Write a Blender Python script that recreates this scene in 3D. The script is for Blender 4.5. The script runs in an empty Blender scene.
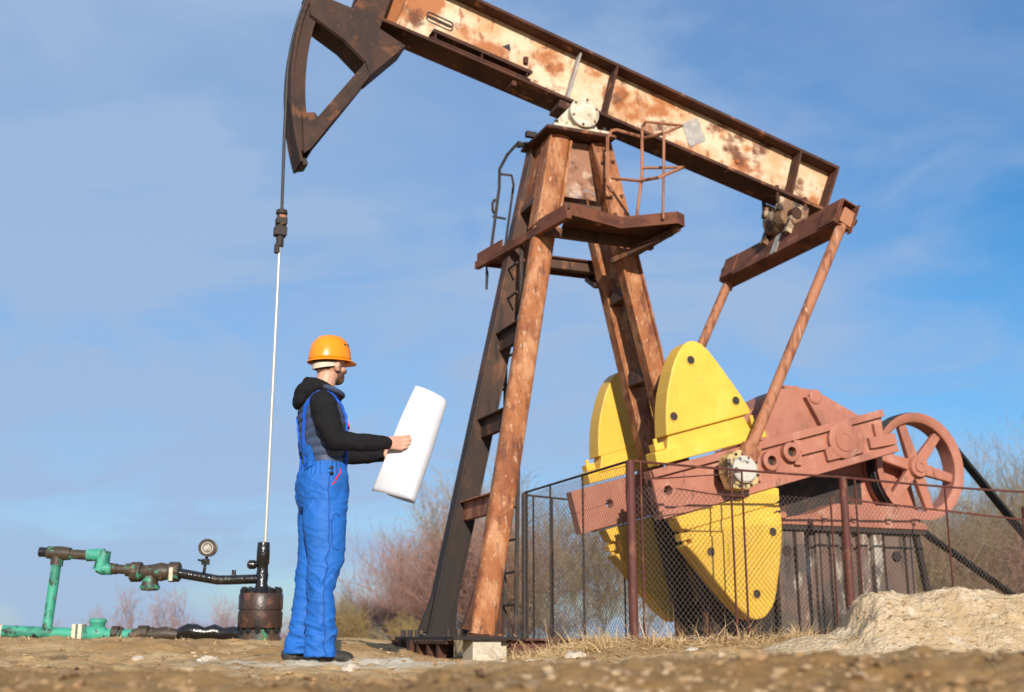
import bpy, bmesh, math, random
import numpy as np
from mathutils import Vector, Matrix, noise as mnoise
from mathutils.bvhtree import BVHTree
from math import sin, cos, radians, pi, sqrt, atan2
random.seed(7); rng = np.random.default_rng(11)
scene = bpy.context.scene
COL = scene.collection
V = Vector

# ------------------------------------------------------------------ materials
def new_mat(name):
    m = bpy.data.materials.new(name); m.use_nodes = True
    nt = m.node_tree; b = nt.nodes['Principled BSDF']
    return m, nt, b

def weathered(name, base, layers=(), rough=0.7, rough2=None, metal=0.0, bump=0.0, bump_scale=60, spec=0.4, bdist=0.004):
    """layers: (colour, scale xyz, lo, hi, strength, detail)"""
    m, nt, b = new_mat(name); N = nt.nodes; L = nt.links
    tc = N.new('ShaderNodeTexCoord')
    col = None; fac_last = None
    rgb = N.new('ShaderNodeRGB'); rgb.outputs[0].default_value = (*base, 1); col = rgb.outputs[0]
    for i, ly in enumerate(layers):
        c, sc, lo, hi, st = ly[:5]; det = ly[5] if len(ly) > 5 else 6
        mp = N.new('ShaderNodeMapping'); mp.inputs['Scale'].default_value = sc
        mp.inputs['Location'].default_value = (i*3.7+1, i*1.3, i*2.1)
        L.new(tc.outputs['Object'], mp.inputs[0])
        n = N.new('ShaderNodeTexNoise'); n.inputs['Scale'].default_value = 1; n.inputs['Detail'].default_value = det
        n.inputs['Roughness'].default_value = 0.62
        L.new(mp.outputs[0], n.inputs['Vector'])
        r = N.new('ShaderNodeMapRange'); r.inputs['From Min'].default_value = lo; r.inputs['From Max'].default_value = hi
        r.inputs['To Max'].default_value = st; r.interpolation_type = 'SMOOTHSTEP'
        L.new(n.outputs['Fac'], r.inputs['Value'])
        mx = N.new('ShaderNodeMix'); mx.data_type = 'RGBA'
        L.new(r.outputs['Result'], mx.inputs['Factor']); L.new(col, mx.inputs[6]); mx.inputs[7].default_value = (*c, 1)
        col = mx.outputs[2]; fac_last = r.outputs['Result'] if fac_last is None else fac_last
    L.new(col, b.inputs['Base Color'])
    b.inputs['Metallic'].default_value = metal
    b.inputs['Specular IOR Level'].default_value = spec
    if rough2 is not None and fac_last is not None:
        r = N.new('ShaderNodeMapRange'); r.inputs['To Min'].default_value = rough; r.inputs['To Max'].default_value = rough2
        L.new(fac_last, r.inputs['Value']); L.new(r.outputs[0], b.inputs['Roughness'])
    else:
        b.inputs['Roughness'].default_value = rough
    if bump > 0:
        n = N.new('ShaderNodeTexNoise'); n.inputs['Scale'].default_value = bump_scale; n.inputs['Detail'].default_value = 5
        L.new(tc.outputs['Object'], n.inputs['Vector'])
        bp = N.new('ShaderNodeBump'); bp.inputs['Strength'].default_value = bump; bp.inputs['Distance'].default_value = bdist
        L.new(n.outputs['Fac'], bp.inputs['Height']); L.new(bp.outputs[0], b.inputs['Normal'])
    return m

RUST_O = (.36, .115, .028); RUST_B = (.13, .042, .018); RUST_D = (.045, .018, .010); CREAM = (.66, .50, .335)
M = {}
M['beam'] = weathered('beam_paint', CREAM, [((.52, .27, .12), (2.2, 2.2, 2.8), .40, .64, .8),
      (RUST_O, (1.9, 2.2, 2.3), .49, .60, .95, 9), (RUST_B, (2.6, 3, 3.2), .55, .66, .95, 9), ((.30,.10,.035), (13, 13, 6), .56, .66, .85, 8), ((.60,.50,.42), (6,6,6), .60,.72,.5)],
      rough=.55, rough2=.85, bump=.5, bump_scale=40)
M['beam_end'] = weathered('beam_rust_plate', (.30, .10, .03), [(RUST_B, (5, 5, 3), .45, .6, .9), ((.55, .36, .18), (7, 7, 3), .58, .7, .7)], rough=.8, bump=.5)
M['panel'] = weathered('post_panel_rust', (.30, .145, .085), [((.50, .36, .26), (6, 6, 6), .48, .62, .85, 9), ((.12, .045, .022), (7, 7, 7), .50, .62, .9, 9), ((.20, .22, .24), (4, 4, 4), .62, .68, .7)], rough=.75, bump=.5)
M['flange'] = weathered('flange_rust', (.088, .031, .016), [(RUST_D, (3, 3, 3), .42, .60, .9), ((.40, .17, .07), (6, 6, 6), .58, .70, .8)], rough=.85, bump=.6)
M['leg'] = weathered('leg_rust', (.31, .108, .036), [((.48, .235, .115), (8, 8, 4), .44, .64, .8, 10), ((.20,.058,.02), (3.2, 3.2, 2.4), .50, .64, .8, 9), ((.56, .36, .22), (26, 26, 13), .57, .67, .65, 10),
      (RUST_B, (13, 13, 5), .55, .65, .85, 10), (RUST_D, (34, 34, 1.3), .60, .70, .75, 4), (RUST_D, (40, 40, 26), .62, .70, .8, 6)], rough=.75, bump=.6, bump_scale=35)
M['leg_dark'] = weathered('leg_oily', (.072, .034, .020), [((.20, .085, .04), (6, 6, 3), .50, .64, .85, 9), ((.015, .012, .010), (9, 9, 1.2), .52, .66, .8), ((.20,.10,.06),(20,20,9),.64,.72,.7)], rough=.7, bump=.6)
M['head'] = weathered('head_rust', (.052, .024, .0145), [((.028, .016, .012), (4, 4, 4), .45, .6, .85), ((.165, .062, .024), (6, 6, 6), .55, .68, .8, 8), ((.11,.045,.02),(22,22,22),.58,.68,.7)], rough=.8, bump=.6)
M['eq'] = weathered('equalizer_rust', (.155, .052, .026), [((.07, .024, .013), (4, 3, 9), .45, .62, .85), ((.30, .12, .055), (7, 5, 7), .56, .68, .7)], rough=.8, bump=.6)
M['pitman'] = weathered('pitman_rust', (.36, .15, .075), [((.17, .055, .025), (14, 14, 3), .48, .6, .85), ((.56, .36, .24), (18, 18, 2.5), .60, .70, .7)], rough=.75, bump=.5)
M['darksteel'] = weathered('dark_steel', (.030, .022, .018), [((.10, .045, .025), (6, 6, 6), .52, .66, .7)], rough=.7, bump=.5)
M['yellow'] = weathered('yellow_paint', (.77, .462, .056), [((.62, .36, .04), (1.6, 1.6, 1.6), .40, .62, .7), ((.22, .12, .04), (9, 9, 2.2), .62, .72, .6, 9), ((.33,.16,.05), (45,45,45), .64,.70,.8), ((.68, .40, .042), (2.5, 2.5, 2.5), .42, .65, .55), ((.40, .24, .07), (24, 24, 10), .66, .76, .55), ((.80,.56,.16),(5,5,3),.58,.75,.35), ((.30,.20,.08),(3,3,9),.62,.74,.35)], rough=.5, bump=.25, bump_scale=25)
M['salmon'] = weathered('salmon_paint', (.385, .152, .098), [((.21, .085, .055), (2.4, 2.4, 1.5), .52, .68, .75, 9), ((.52, .30, .22), (3.2, 3.2, 3.2), .56, .70, .6, 9), ((.12,.055,.035), (14,14,5), .62,.70,.7, 9), ((.33, .125, .078), (3, 3, 3), .42, .65, .7), ((.47, .225, .155), (7, 7, 4), .55, .72, .55), ((.24, .09, .05), (22, 22, 9), .66, .75, .6)], rough=.6, bump=.3, bump_scale=30)
M['palecast'] = weathered('pale_casting', (.56, .50, .38), [((.34, .25, .15), (8, 8, 8), .48, .64, .75, 8), ((.32, .17, .07), (22, 22, 22), .56, .70, .8), ((.70, .64, .50), (9, 9, 9), .5, .7, .6), ((.08,.05,.03),(30,30,30),.66,.73,.8)], rough=.65, bump=.5)
M['tailcast'] = weathered('rusty_tail_casting', (.20, .105, .055), [((.52, .43, .28), (6, 6, 6), .50, .62, .85, 8), ((.03, .02, .015), (8, 8, 8), .50, .60, .95), ((.28, .10, .03), (14, 14, 14), .56, .68, .8)], rough=.7, bump=.6)
M['yelcast'] = weathered('greasy_cream_casting', (.52, .38, .18), [((.04, .028, .02), (8, 8, 8), .46, .56, .95), ((.30, .14, .06), (20, 20, 20), .6, .7, .8)], rough=.5, bump=.5)
M['pincap'] = weathered('white_cap_paint', (.50, .46, .39), [((.03, .03, .028), (11, 11, 11), .52, .60, .95), ((.35,.25,.16),(26,26,12),.6,.7,.6)], rough=.5, bump=.3)
M['patch'] = weathered('grey_repair_plate', (.30, .275, .25), [((.42,.38,.33), (9,9,9), .48,.62,.8), ((.55, .5, .45), (14, 14, 14), .5, .7, .6), ((.2, .15, .12), (20, 20, 20), .62, .72, .6)], rough=.6, bump=.4)
M['pedestal'] = weathered('streaked_pedestal', (.16, .105, .080), [((.085, .072, .062), (2.5, 2.5, 2.5), .45, .6, .85), ((.50, .44, .36), (4.5, 4.5, 1.3), .55, .64, .85, 9), ((.19, .085, .062), (9, 9, 1.1), .5, .65, .7), ((.02, .017, .015), (8, 8, 1.2), .55, .66, .9)], rough=.7, bump=.5)
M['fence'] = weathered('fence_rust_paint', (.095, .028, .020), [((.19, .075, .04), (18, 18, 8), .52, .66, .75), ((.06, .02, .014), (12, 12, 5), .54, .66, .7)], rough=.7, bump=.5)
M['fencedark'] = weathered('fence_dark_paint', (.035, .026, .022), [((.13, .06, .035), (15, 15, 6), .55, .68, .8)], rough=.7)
M['wire'] = weathered('galvanised_wire', (.14, .108, .09), [((.11, .07, .05), (6, 6, 6), .5, .65, .8)], rough=.5, metal=.4)
M['rope'] = weathered('greased_rope', (.030, .026, .024), [((.08, .06, .05), (9, 9, 40), .55, .65, .7)], rough=.5)
M['rod'] = weathered('polished_rod', (.50, .48, .42), [((.45, .40, .28), (30, 30, 3), .5, .7, .6)], rough=.35, metal=.3)
M['oil'] = weathered('crude_oil_coat', (.012, .011, .010), [((.055, .035, .025), (14, 14, 14), .56, .68, .8)], rough=.22, rough2=.6, bump=.7, bump_scale=45, spec=.6, bdist=.006)
M['wellflange'] = weathered('wellhead_flange', (.050, .028, .020), [((.15, .06, .035), (9, 9, 7), .50, .64, .85), ((.012, .011, .010), (8, 8, 2.5), .54, .64, .9)], rough=.35, rough2=.65, bump=.5)
M['wellbase'] = weathered('wellhead_base', (.10, .055, .028), [((.03, .20, .09), (6, 6, 1.2), .58, .66, .9), ((.02, .016, .013), (8, 8, 4), .48, .62, .8)], rough=.5, bump=.5)
M['green'] = weathered('green_pipe_paint', (.050, .315, .205), [((.030, .15, .10), (6, 6, 6), .45, .6, .8), ((.028, .022, .016), (13, 13, 13), .53, .60, .95, 8), ((.20, .13, .06), (17, 17, 17), .62, .70, .85), ((.12,.42,.30),(9,9,9),.54,.7,.5)], rough=.5, bump=.4)
M['greendark'] = weathered('oil_stained_green', (.05, .035, .022), [((.045, .27, .17), (10, 10, 10), .58, .64, .9, 8), ((.16, .10, .05), (13, 13, 13), .56, .66, .8)], rough=.5, bump=.5)
M['gaugeface'] = weathered('gauge_face', (.42, .39, .33), [((.10, .08, .06), (40, 40, 40), .5, .62, .8)], rough=.5)
M['concrete'] = weathered('pale_concrete', (.52, .46, .36), [((.38, .31, .22), (9, 9, 9), .5, .65, .7), ((.2, .15, .1), (30, 30, 30), .62, .72, .6)], rough=.9, bump=.6)
M['belt'] = weathered('rubber_belt', (.014, .015, .015), [((.04, .04, .04), (20, 20, 20), .5, .7, .6)], rough=.6)
M['motor'] = weathered('motor_paint', (.06, .10, .12), [((.12, .06, .03), (8, 8, 8), .55, .68, .8)], rough=.6)
M['hatorange'] = weathered('helmet_plastic', (.93, .262, .006), [((.80,.19,.004),(7,7,7),.5,.7,.5), ((.55,.22,.06),(40,40,12),.66,.72,.5)], rough=.28, spec=.5)
M['blue'] = weathered('blue_workwear', (.014, .120, .44), [((.009, .085, .33), (9, 9, 5), .45, .68, .6), ((.05,.15,.42),(5,5,5),.56,.72,.5)], rough=.66, bump=.35, bump_scale=320, spec=.3, bdist=.001)
M['bluestrap'] = weathered('blue_strap', (.010, .10, .56), rough=.75, bump=.4, bump_scale=300, bdist=.001)
M['navy'] = weathered('navy_nylon', (.050, .068, .122), [((.034, .046, .086), (12, 12, 12), .45, .65, .7)], rough=.55, bump=.25, bump_scale=120, bdist=.002)
M['blackcloth'] = weathered('black_fleece', (.012, .0115, .0125), [((.02, .019, .02), (20, 20, 20), .5, .7, .6)], rough=.95, bump=.4, bump_scale=240, spec=.15, bdist=.001)
M['skin'] = weathered('skin', (.56, .31, .215), [((.62, .25, .17), (14, 14, 14), .48, .68, .5)], rough=.5, spec=.35, bump=.15, bump_scale=150, bdist=.001)
M['hair'] = weathered('brown_hair', (.055, .032, .022), [((.09, .05, .03), (90, 90, 60), .45, .65, .8)], rough=.8, bump=.6, bump_scale=260)
M['beard'] = weathered('short_beard', (.13, .065, .040), [((.30, .16, .105), (120, 120, 120), .5, .62, .7)], rough=.85, bump=.5, bump_scale=300, bdist=.001)
M['strapbeige'] = weathered('beige_liner', (.56, .50, .38), rough=.8)
M['boot'] = weathered('dusty_boot', (.030, .027, .024), [((.16, .12, .08), (22, 22, 22), .50, .68, .6)], rough=.75, bump=.5)
M['sole'] = weathered('boot_sole', (.14, .10, .065), [((.05, .04, .03), (30, 30, 30), .5, .62, .8)], rough=.9, bump=.6)
M['seam'] = weathered('dark_blue_stitching', (.006, .06, .27), rough=.8)
M['redtrim'] = weathered('red_piping', (.75, .02, .03), rough=.6)
M['button'] = weathered('dark_button', (.02, .02, .024), rough=.4)
def paper_mat():
    m, nt, b = new_mat('white_paper'); N = nt.nodes; L = nt.links; b.inputs['Base Color'].default_value = (.72, .72, .745, 1); b.inputs['Roughness'].default_value = .8; b.inputs['Specular IOR Level'].default_value = .2
    t = N.new('ShaderNodeBsdfTranslucent'); t.inputs[0].default_value = (.72, .72, .78, 1); mx = N.new('ShaderNodeMixShader'); mx.inputs[0].default_value = .30
    L.new(b.outputs[0], mx.inputs[1]); L.new(t.outputs[0], mx.inputs[2]); L.new(mx.outputs[0], N['Material Output'].inputs[0]); return m
M['paper'] = paper_mat()
M['sand'] = weathered('pale_sand', (.53, .40, .25), [((.42, .29, .155), (2.2, 2.2, 2.2), .45, .62, .8), ((.68, .57, .41), (7, 7, 7), .52, .68, .7), ((.22, .145, .075), (30, 30, 30), .58, .67, .7), ((.48,.33,.16),(9,9,9),.56,.66,.6)], rough=.95, bump=.9, bump_scale=45, spec=.1, bdist=.02)
M['stone'] = weathered('pale_stone', (.60, .53, .43), [((.42, .34, .25), (12, 12, 12), .45, .65, .8)], rough=.9, bump=.6)
M['pebble'] = weathered('dirt_clod', (.32, .19, .085), [((.52, .39, .24), (.9, .9, .9), .50, .62, .9), ((.17, .115, .065), (1.3, 1.3, 1.3), .52, .64, .8)], rough=.95, bump=.6)
M['straw'] = weathered('dry_straw', (.70, .50, .255), [((.50, .32, .14), (6, 6, 6), .45, .62, .7), ((.80, .64, .38), (11, 11, 11), .52, .68, .7)], rough=.8, spec=.2)
M['twigred'] = weathered('reddish_twigs', (.31, .175, .135), [((.19, .10, .075), (.8, .8, .8), .45, .65, .7)], rough=.9)
M['twigolive'] = weathered('tan_twigs', (.28, .205, .115), [((.22, .15, .08), (.8, .8, .8), .45, .65, .7)], rough=.9)
M['twigstem'] = weathered('bush_stem', (.16, .11, .08), rough=.9)
M['ochreleaf'] = weathered('ochre_leaves', (.44, .29, .05), [((.30, .17, .04), (5, 5, 5), .45, .65, .8)], rough=.8)

def add_grime_shade(m, col, z0, z1, amp):
    """darken a post from its foot up, for oil grime and painted shade"""
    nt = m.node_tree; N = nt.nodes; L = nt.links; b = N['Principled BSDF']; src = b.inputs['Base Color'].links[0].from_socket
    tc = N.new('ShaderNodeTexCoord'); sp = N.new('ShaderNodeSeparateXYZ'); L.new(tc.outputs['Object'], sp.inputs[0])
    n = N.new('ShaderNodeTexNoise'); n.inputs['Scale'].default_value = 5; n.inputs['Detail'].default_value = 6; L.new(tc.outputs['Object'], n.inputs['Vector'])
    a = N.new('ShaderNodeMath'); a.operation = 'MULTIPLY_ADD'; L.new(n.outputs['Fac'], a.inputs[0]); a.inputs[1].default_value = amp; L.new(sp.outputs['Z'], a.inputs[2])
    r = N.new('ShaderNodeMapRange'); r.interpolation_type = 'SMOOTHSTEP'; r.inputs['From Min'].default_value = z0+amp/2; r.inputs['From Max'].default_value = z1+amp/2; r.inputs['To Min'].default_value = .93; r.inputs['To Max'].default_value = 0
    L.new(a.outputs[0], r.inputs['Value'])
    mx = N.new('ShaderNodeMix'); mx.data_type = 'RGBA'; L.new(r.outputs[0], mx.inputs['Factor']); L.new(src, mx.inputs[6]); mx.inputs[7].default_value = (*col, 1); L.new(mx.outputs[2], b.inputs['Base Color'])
M['leg_grease_shade'] = weathered('leg_rust_grease_shade', (.30, .105, .036), [((.46, .23, .11), (8, 8, 4), .46, .64, .75, 10), ((.15,.045,.02), (3, 3, 2), .47, .62, .85, 9), ((.54, .35, .21), (26, 26, 12), .57, .68, .6, 10), (RUST_B, (12, 12, 5), .53, .64, .88, 10),
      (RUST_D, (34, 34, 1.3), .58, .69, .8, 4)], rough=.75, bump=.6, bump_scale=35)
add_grime_shade(M['leg_grease_shade'], (.014, .011, .010), 1.2, 2.0, .6)  # lower rear legs: shade between the counterweights painted in, along with some grease
add_grime_shade(M['leg_dark'], (.016, .0115, .009), .8, 3.6, 1.8)
def ground_material():
    m, nt, b = new_mat('dry_dirt'); N = nt.nodes; L = nt.links
    tc = N.new('ShaderNodeTexCoord')
    def noise(sc, det=6, loc=(0, 0, 0)):
        mp = N.new('ShaderNodeMapping'); mp.inputs['Location'].default_value = loc
        if not isinstance(sc, tuple): sc = (sc, sc, sc)
        mp.inputs['Scale'].default_value = sc
        L.new(tc.outputs['Object'], mp.inputs[0])
        n = N.new('ShaderNodeTexNoise'); n.inputs['Scale'].default_value = 1; n.inputs['Detail'].default_value = det
        n.inputs['Roughness'].default_value = .65
        L.new(mp.outputs[0], n.inputs['Vector']); return n.outputs['Fac']
    def rng_(x, lo, hi, st=1):
        r = N.new('ShaderNodeMapRange'); r.interpolation_type = 'SMOOTHSTEP'
        r.inputs['From Min'].default_value = lo; r.inputs['From Max'].default_value = hi; r.inputs['To Max'].default_value = st
        L.new(x, r.inputs['Value']); return r.outputs[0]
    def mix(a, c, f):
        x = N.new('ShaderNodeMix'); x.data_type = 'RGBA'
        if isinstance(a, tuple): x.inputs[6].default_value = (*a, 1)
        else: L.new(a, x.inputs[6])
        x.inputs[7].default_value = (*c, 1); L.new(f, x.inputs['Factor']); return x.outputs[2]
    def math_(op, a, c):
        x = N.new('ShaderNodeMath'); x.operation = op
        for i, q in enumerate((a, c)):
            if isinstance(q, (int, float)): x.inputs[i].default_value = q
            else: L.new(q, x.inputs[i])
        x.use_clamp = True
        return x.outputs[0]
    c = mix((.40, .235, .098), (.55, .36, .17), rng_(noise(.9), .42, .62))
    c = mix(c, (.62, .43, .22), rng_(noise(2.7, 8, (4, 1, 0)), .50, .66, .85))
    c = mix(c, (.165, .100, .050), rng_(noise(3.6, 8, (9, 5, 0)), .56, .68, .75))
    c = mix(c, (.60, .49, .34), rng_(noise(11, 6, (2, 7, 0)), .60, .70, .6))
    c = mix(c, (.12, .075, .04), rng_(noise(24, 5, (3, 3, 0)), .62, .72, .6))
    # darker, freshly dug soil nearest the lens
    sy = N.new('ShaderNodeSeparateXYZ'); L.new(tc.outputs['Object'], sy.inputs[0])
    ad = N.new('ShaderNodeMath'); ad.operation = 'MULTIPLY_ADD'; L.new(noise(1.7, 6, (5, 5, 0)), ad.inputs[0]); ad.inputs[1].default_value = 2.4; L.new(sy.outputs['Y'], ad.inputs[2])
    rd = N.new('ShaderNodeMapRange'); rd.interpolation_type = 'SMOOTHSTEP'; rd.inputs['From Min'].default_value = 6.6; rd.inputs['From Max'].default_value = 4.6; rd.inputs['To Max'].default_value = .62; L.new(ad.outputs[0], rd.inputs['Value'])
    c = mix(c, (.235, .130, .046), rd.outputs[0])
    # a spread of pale spilt sand under and in front of the worker
    mp = N.new('ShaderNodeMapping'); mp.vector_type = 'TEXTURE'
    mp.inputs['Location'].default_value = (-.86, 6.25, 0); mp.inputs['Scale'].default_value = (1.05, .95, 1)
    L.new(tc.outputs['Object'], mp.inputs[0])
    g = N.new('ShaderNodeTexGradient'); g.gradient_type = 'SPHERICAL'
    mz = N.new('ShaderNodeMapping'); mz.inputs['Scale'].default_value = (1, 1, 0)
    L.new(mp.outputs[0], mz.inputs[0]); L.new(mz.outputs[0], g.inputs[0])
    f = math_('MULTIPLY', rng_(g.outputs['Fac'], .05, .5), rng_(noise(4.2, 8, (1, 2, 0)), .40, .52))
    c = mix(c, (.66, .575, .43), math_('MULTIPLY', f, .9))
    L.new(c, b.inputs['Base Color'])
    b.inputs['Roughness'].default_value = .95; b.inputs['Specular IOR Level'].default_value = .1
    bp = N.new('ShaderNodeBump'); bp.inputs['Strength'].default_value = .8; bp.inputs['Distance'].default_value = .02
    L.new(noise(40, 8), bp.inputs['Height']); L.new(bp.outputs[0], b.inputs['Normal'])
    return m
M['ground'] = ground_material()

# ------------------------------------------------------------------ mesh helpers
class MB:
    def __init__(s): s.v = []; s.f = []; s.ch = []
    def add(s, vs, fs):
        o = len(s.v); s.ch.append((o, o+len(vs), len(s.f), len(s.f)+len(fs))); s.v += [tuple(p) for p in vs]; s.f += [tuple(i+o for i in q) for q in fs]; return s
    def prism(s, pts, y0, y1):
        """polygon in (x, z) extruded along y"""
        n = len(pts); a = sum(pts[i][0]*pts[(i+1) % n][1]-pts[(i+1) % n][0]*pts[i][1] for i in range(n))
        if a < 0: pts = pts[::-1]
        vs = [(x, y0, z) for x, z in pts]+[(x, y1, z) for x, z in pts]
        fs = [tuple(range(n)), tuple(range(2*n-1, n-1, -1))]
        fs += [((i+1) % n, i, n+i, n+(i+1) % n) for i in range(n)]
        if y1 < y0: fs = [q[::-1] for q in fs]
        return s.add(vs, fs)
    def slab(s, pts, z0, z1):
        n = len(pts); a = sum(pts[i][0]*pts[(i+1) % n][1]-pts[(i+1) % n][0]*pts[i][1] for i in range(n))
        if a < 0: pts = pts[::-1]
        vs = [(x, y, z0) for x, y in pts]+[(x, y, z1) for x, y in pts]
        fs = [tuple(range(n-1, -1, -1)), tuple(range(n, 2*n))]
        fs += [(i, (i+1) % n, n+(i+1) % n, n+i) for i in range(n)]
        return s.add(vs, fs)
    def box(s, c, h, ax=None):
        """centre, half sizes, optional 3 axes"""
        c = V(c); A = [V(a) for a in (ax or ((1, 0, 0), (0, 1, 0), (0, 0, 1)))]
        vs = [c+A[0]*h[0]*i+A[1]*h[1]*j+A[2]*h[2]*k for k in (-1, 1) for j in (-1, 1) for i in (-1, 1)]
        fs = [(0, 2, 3, 1), (4, 5, 7, 6), (0, 1, 5, 4), (2, 6, 7, 3), (0, 4, 6, 2), (1, 3, 7, 5)]
        if A[0].cross(A[1]).dot(A[2]) < 0: fs = [q[::-1] for q in fs]
        return s.add(vs, fs)
    def bar(s, p0, p1, w, d, side=(0, 1, 0), w1=None, d1=None):
        """rectangular bar from p0 to p1; d along 'side', w across"""
        p0 = V(p0); p1 = V(p1); t = (p1-p0).normalized(); sd = V(side); sd = (sd-t*sd.dot(t)).normalized(); u = t.cross(sd)
        w1 = w if w1 is None else w1; d1 = d if d1 is None else d1
        vs = []
        for p, a, b_ in ((p0, w, d), (p1, w1, d1)):
            vs += [p+u*i*a/2+sd*j*b_/2 for i, j in ((-1, -1), (1, -1), (1, 1), (-1, 1))]
        fs = [(3, 2, 1, 0), (4, 5, 6, 7), (0, 1, 5, 4), (1, 2, 6, 5), (2, 3, 7, 6), (3, 0, 4, 7)]
        if u.cross(sd).dot(t) < 0: fs = [q[::-1] for q in fs]
        return s.add(vs, fs)
    def tube(s, pts, r, n=8, cap=True):
        pts = [V(p) for p in pts]; m = len(pts)
        rs = r if isinstance(r, (list, tuple)) else [r]*m
        t0 = (pts[1]-pts[0]).normalized(); ref = V((0, 0, 1)) if abs(t0.z) < .9 else V((1, 0, 0))
        u = t0.cross(ref).normalized(); vs = []; fs = []
        for i, p in enumerate(pts):
            if i == 0: t = t0
            elif i == m-1: t = (pts[i]-pts[i-1]).normalized()
            else: t = ((pts[i+1]-pts[i]).normalized()+(pts[i]-pts[i-1]).normalized()).normalized()
            u = (u-t*u.dot(t)).normalized(); w = t.cross(u)
            vs += [p+(u*cos(2*pi*k/n)+w*sin(2*pi*k/n))*rs[i] for k in range(n)]
        for i in range(m-1):
            for k in range(n):
                a = i*n+k; b_ = i*n+(k+1) % n
                fs.append((a, b_, b_+n, a+n))
        if cap: fs += [tuple(range(n-1, -1, -1)), tuple(range((m-1)*n, m*n))]
        return s.add(vs, fs)
    def cyl(s, p0, p1, r0, r1=None, n=24): return s.tube([p0, p1], [r0, r0 if r1 is None else r1], n)
    def lathe(s, prof, o, ax, n=32, closed=False):
        """prof: (distance along axis, radius)"""
        o = V(o); ax = V(ax).normalized(); ref = V((0, 0, 1)) if abs(ax.z) < .9 else V((1, 0, 0))
        u = ax.cross(ref).normalized(); w = ax.cross(u); m = len(prof); vs = []; fs = []
        for t, r in prof: vs += [o+ax*t+(u*cos(2*pi*k/n)+w*sin(2*pi*k/n))*r for k in range(n)]
        for i in range(m if closed else m-1):
            j = (i+1) % m
            for k in range(n): fs.append((i*n+k, i*n+(k+1) % n, j*n+(k+1) % n, j*n+k))
        if not closed: fs += [tuple(range(n-1, -1, -1)), tuple(range((m-1)*n, m*n))]
        return s.add(vs, fs)
    def pieces(s):
        """groups of chunks that stand apart from each other"""
        n = len(s.ch); bx = []
        for a, b_, _, _ in s.ch:
            q = np.array(s.v[a:b_]); bx.append((q.min(0), q.max(0)))
        g = list(range(n))
        def root(i):
            while g[i] != i: i = g[i]
            return i
        for i in range(n):
            for j in range(i):
                gap = np.maximum(0, np.maximum(bx[i][0]-bx[j][1], bx[j][0]-bx[i][1])); sz = max((bx[i][1]-bx[i][0]).max(), (bx[j][1]-bx[j][0]).max())
                if np.sqrt((gap**2).sum()) <= max(.02, .5*sz): g[root(i)] = root(j)
        out = {}
        for i in range(n): out.setdefault(root(i), []).append(i)
        return list(out.values())
    def build(s, name, mat, parent=None, bevel=0, smooth=False, fix=True, split=True):
        one = {'bolts': 'bolt', 'anchor_bolts': 'anchor_bolt', 'bolt_heads': 'bolt_head'}.get(name, name)
        if split and parent and 1 < len(s.ch) <= 60:
            pc = s.pieces()
            if len(pc) > 1:
                res = []
                for grp in pc:
                    m = MB()
                    for i in grp:
                        a, b_, f0, f1 = s.ch[i]; m.add(s.v[a:b_], [tuple(k-a for k in q) for q in s.f[f0:f1]])
                    res.append(m.build(one, mat, parent, bevel, smooth, fix, False))
                return res[0]
        me = bpy.data.meshes.new(name); me.from_pydata(s.v, [], s.f)
        if fix:
            bm = bmesh.new(); bm.from_mesh(me); bmesh.ops.recalc_face_normals(bm, faces=bm.faces); bm.to_mesh(me); bm.free()
        me.materials.append(M[mat] if isinstance(mat, str) else mat)
        o = bpy.data.objects.new(name, me); COL.objects.link(o)
        if parent: o.parent = parent
        if bevel:
            b = o.modifiers.new('bevel', 'BEVEL'); b.width = bevel; b.segments = 2; b.limit_method = 'ANGLE'; b.angle_limit = radians(35)
            b.harden_normals = False
        if smooth: shade(o)
        return o

def shade(o, ang=40):
    me = o.data
    bm = bmesh.new(); bm.from_mesh(me)
    for f in bm.faces: f.smooth = True
    for e in bm.edges:
        e.smooth = not (len(e.link_faces) == 2 and e.calc_face_angle(0) > radians(ang))
    bm.to_mesh(me); bm.free()

def tag(o, label=None, cat=None, group=None, kind=None):
    if label: o['label'] = label
    if cat: o['category'] = cat
    if group: o['group'] = group
    if kind: o['kind'] = kind
    return o
def thing(name, loc, label, cat, rotz=0, group=None):
    o = bpy.data.objects.new(name, None); COL.objects.link(o); o.empty_display_size = .1
    o.location = loc; o.rotation_euler = (0, 0, rotz)
    return tag(o, label, cat, group)
def copy_tree(o, parent=None):
    c = o.copy(); COL.objects.link(c)
    if parent: c.parent = parent
    for ch in o.children: copy_tree(ch, c)
    return c

# numpy value-noise fbm -------------------------------------------------------
_perm = rng.random((256, 256))
def vnoise(x, y):
    xi = np.floor(x).astype(int); yi = np.floor(y).astype(int); fx = x-xi; fy = y-yi
    fx = fx*fx*(3-2*fx); fy = fy*fy*(3-2*fy)
    g = lambda i, j: _perm[(xi+i) % 256, (yi+j) % 256]
    return (g(0, 0)*(1-fx)+g(1, 0)*fx)*(1-fy)+(g(0, 1)*(1-fx)+g(1, 1)*fx)*fy-.5
def fbm(x, y, o=5, gain=.5):
    s = 0; a = 1; 
    for k in range(o): s = s+a*vnoise(x*2**k+17.3*k, y*2**k+5.1*k); a *= gain
    return s
def sstep(a, b, x):
    t = np.clip((x-a)/(b-a), 0, 1); return t*t*(3-2*t)

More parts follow.
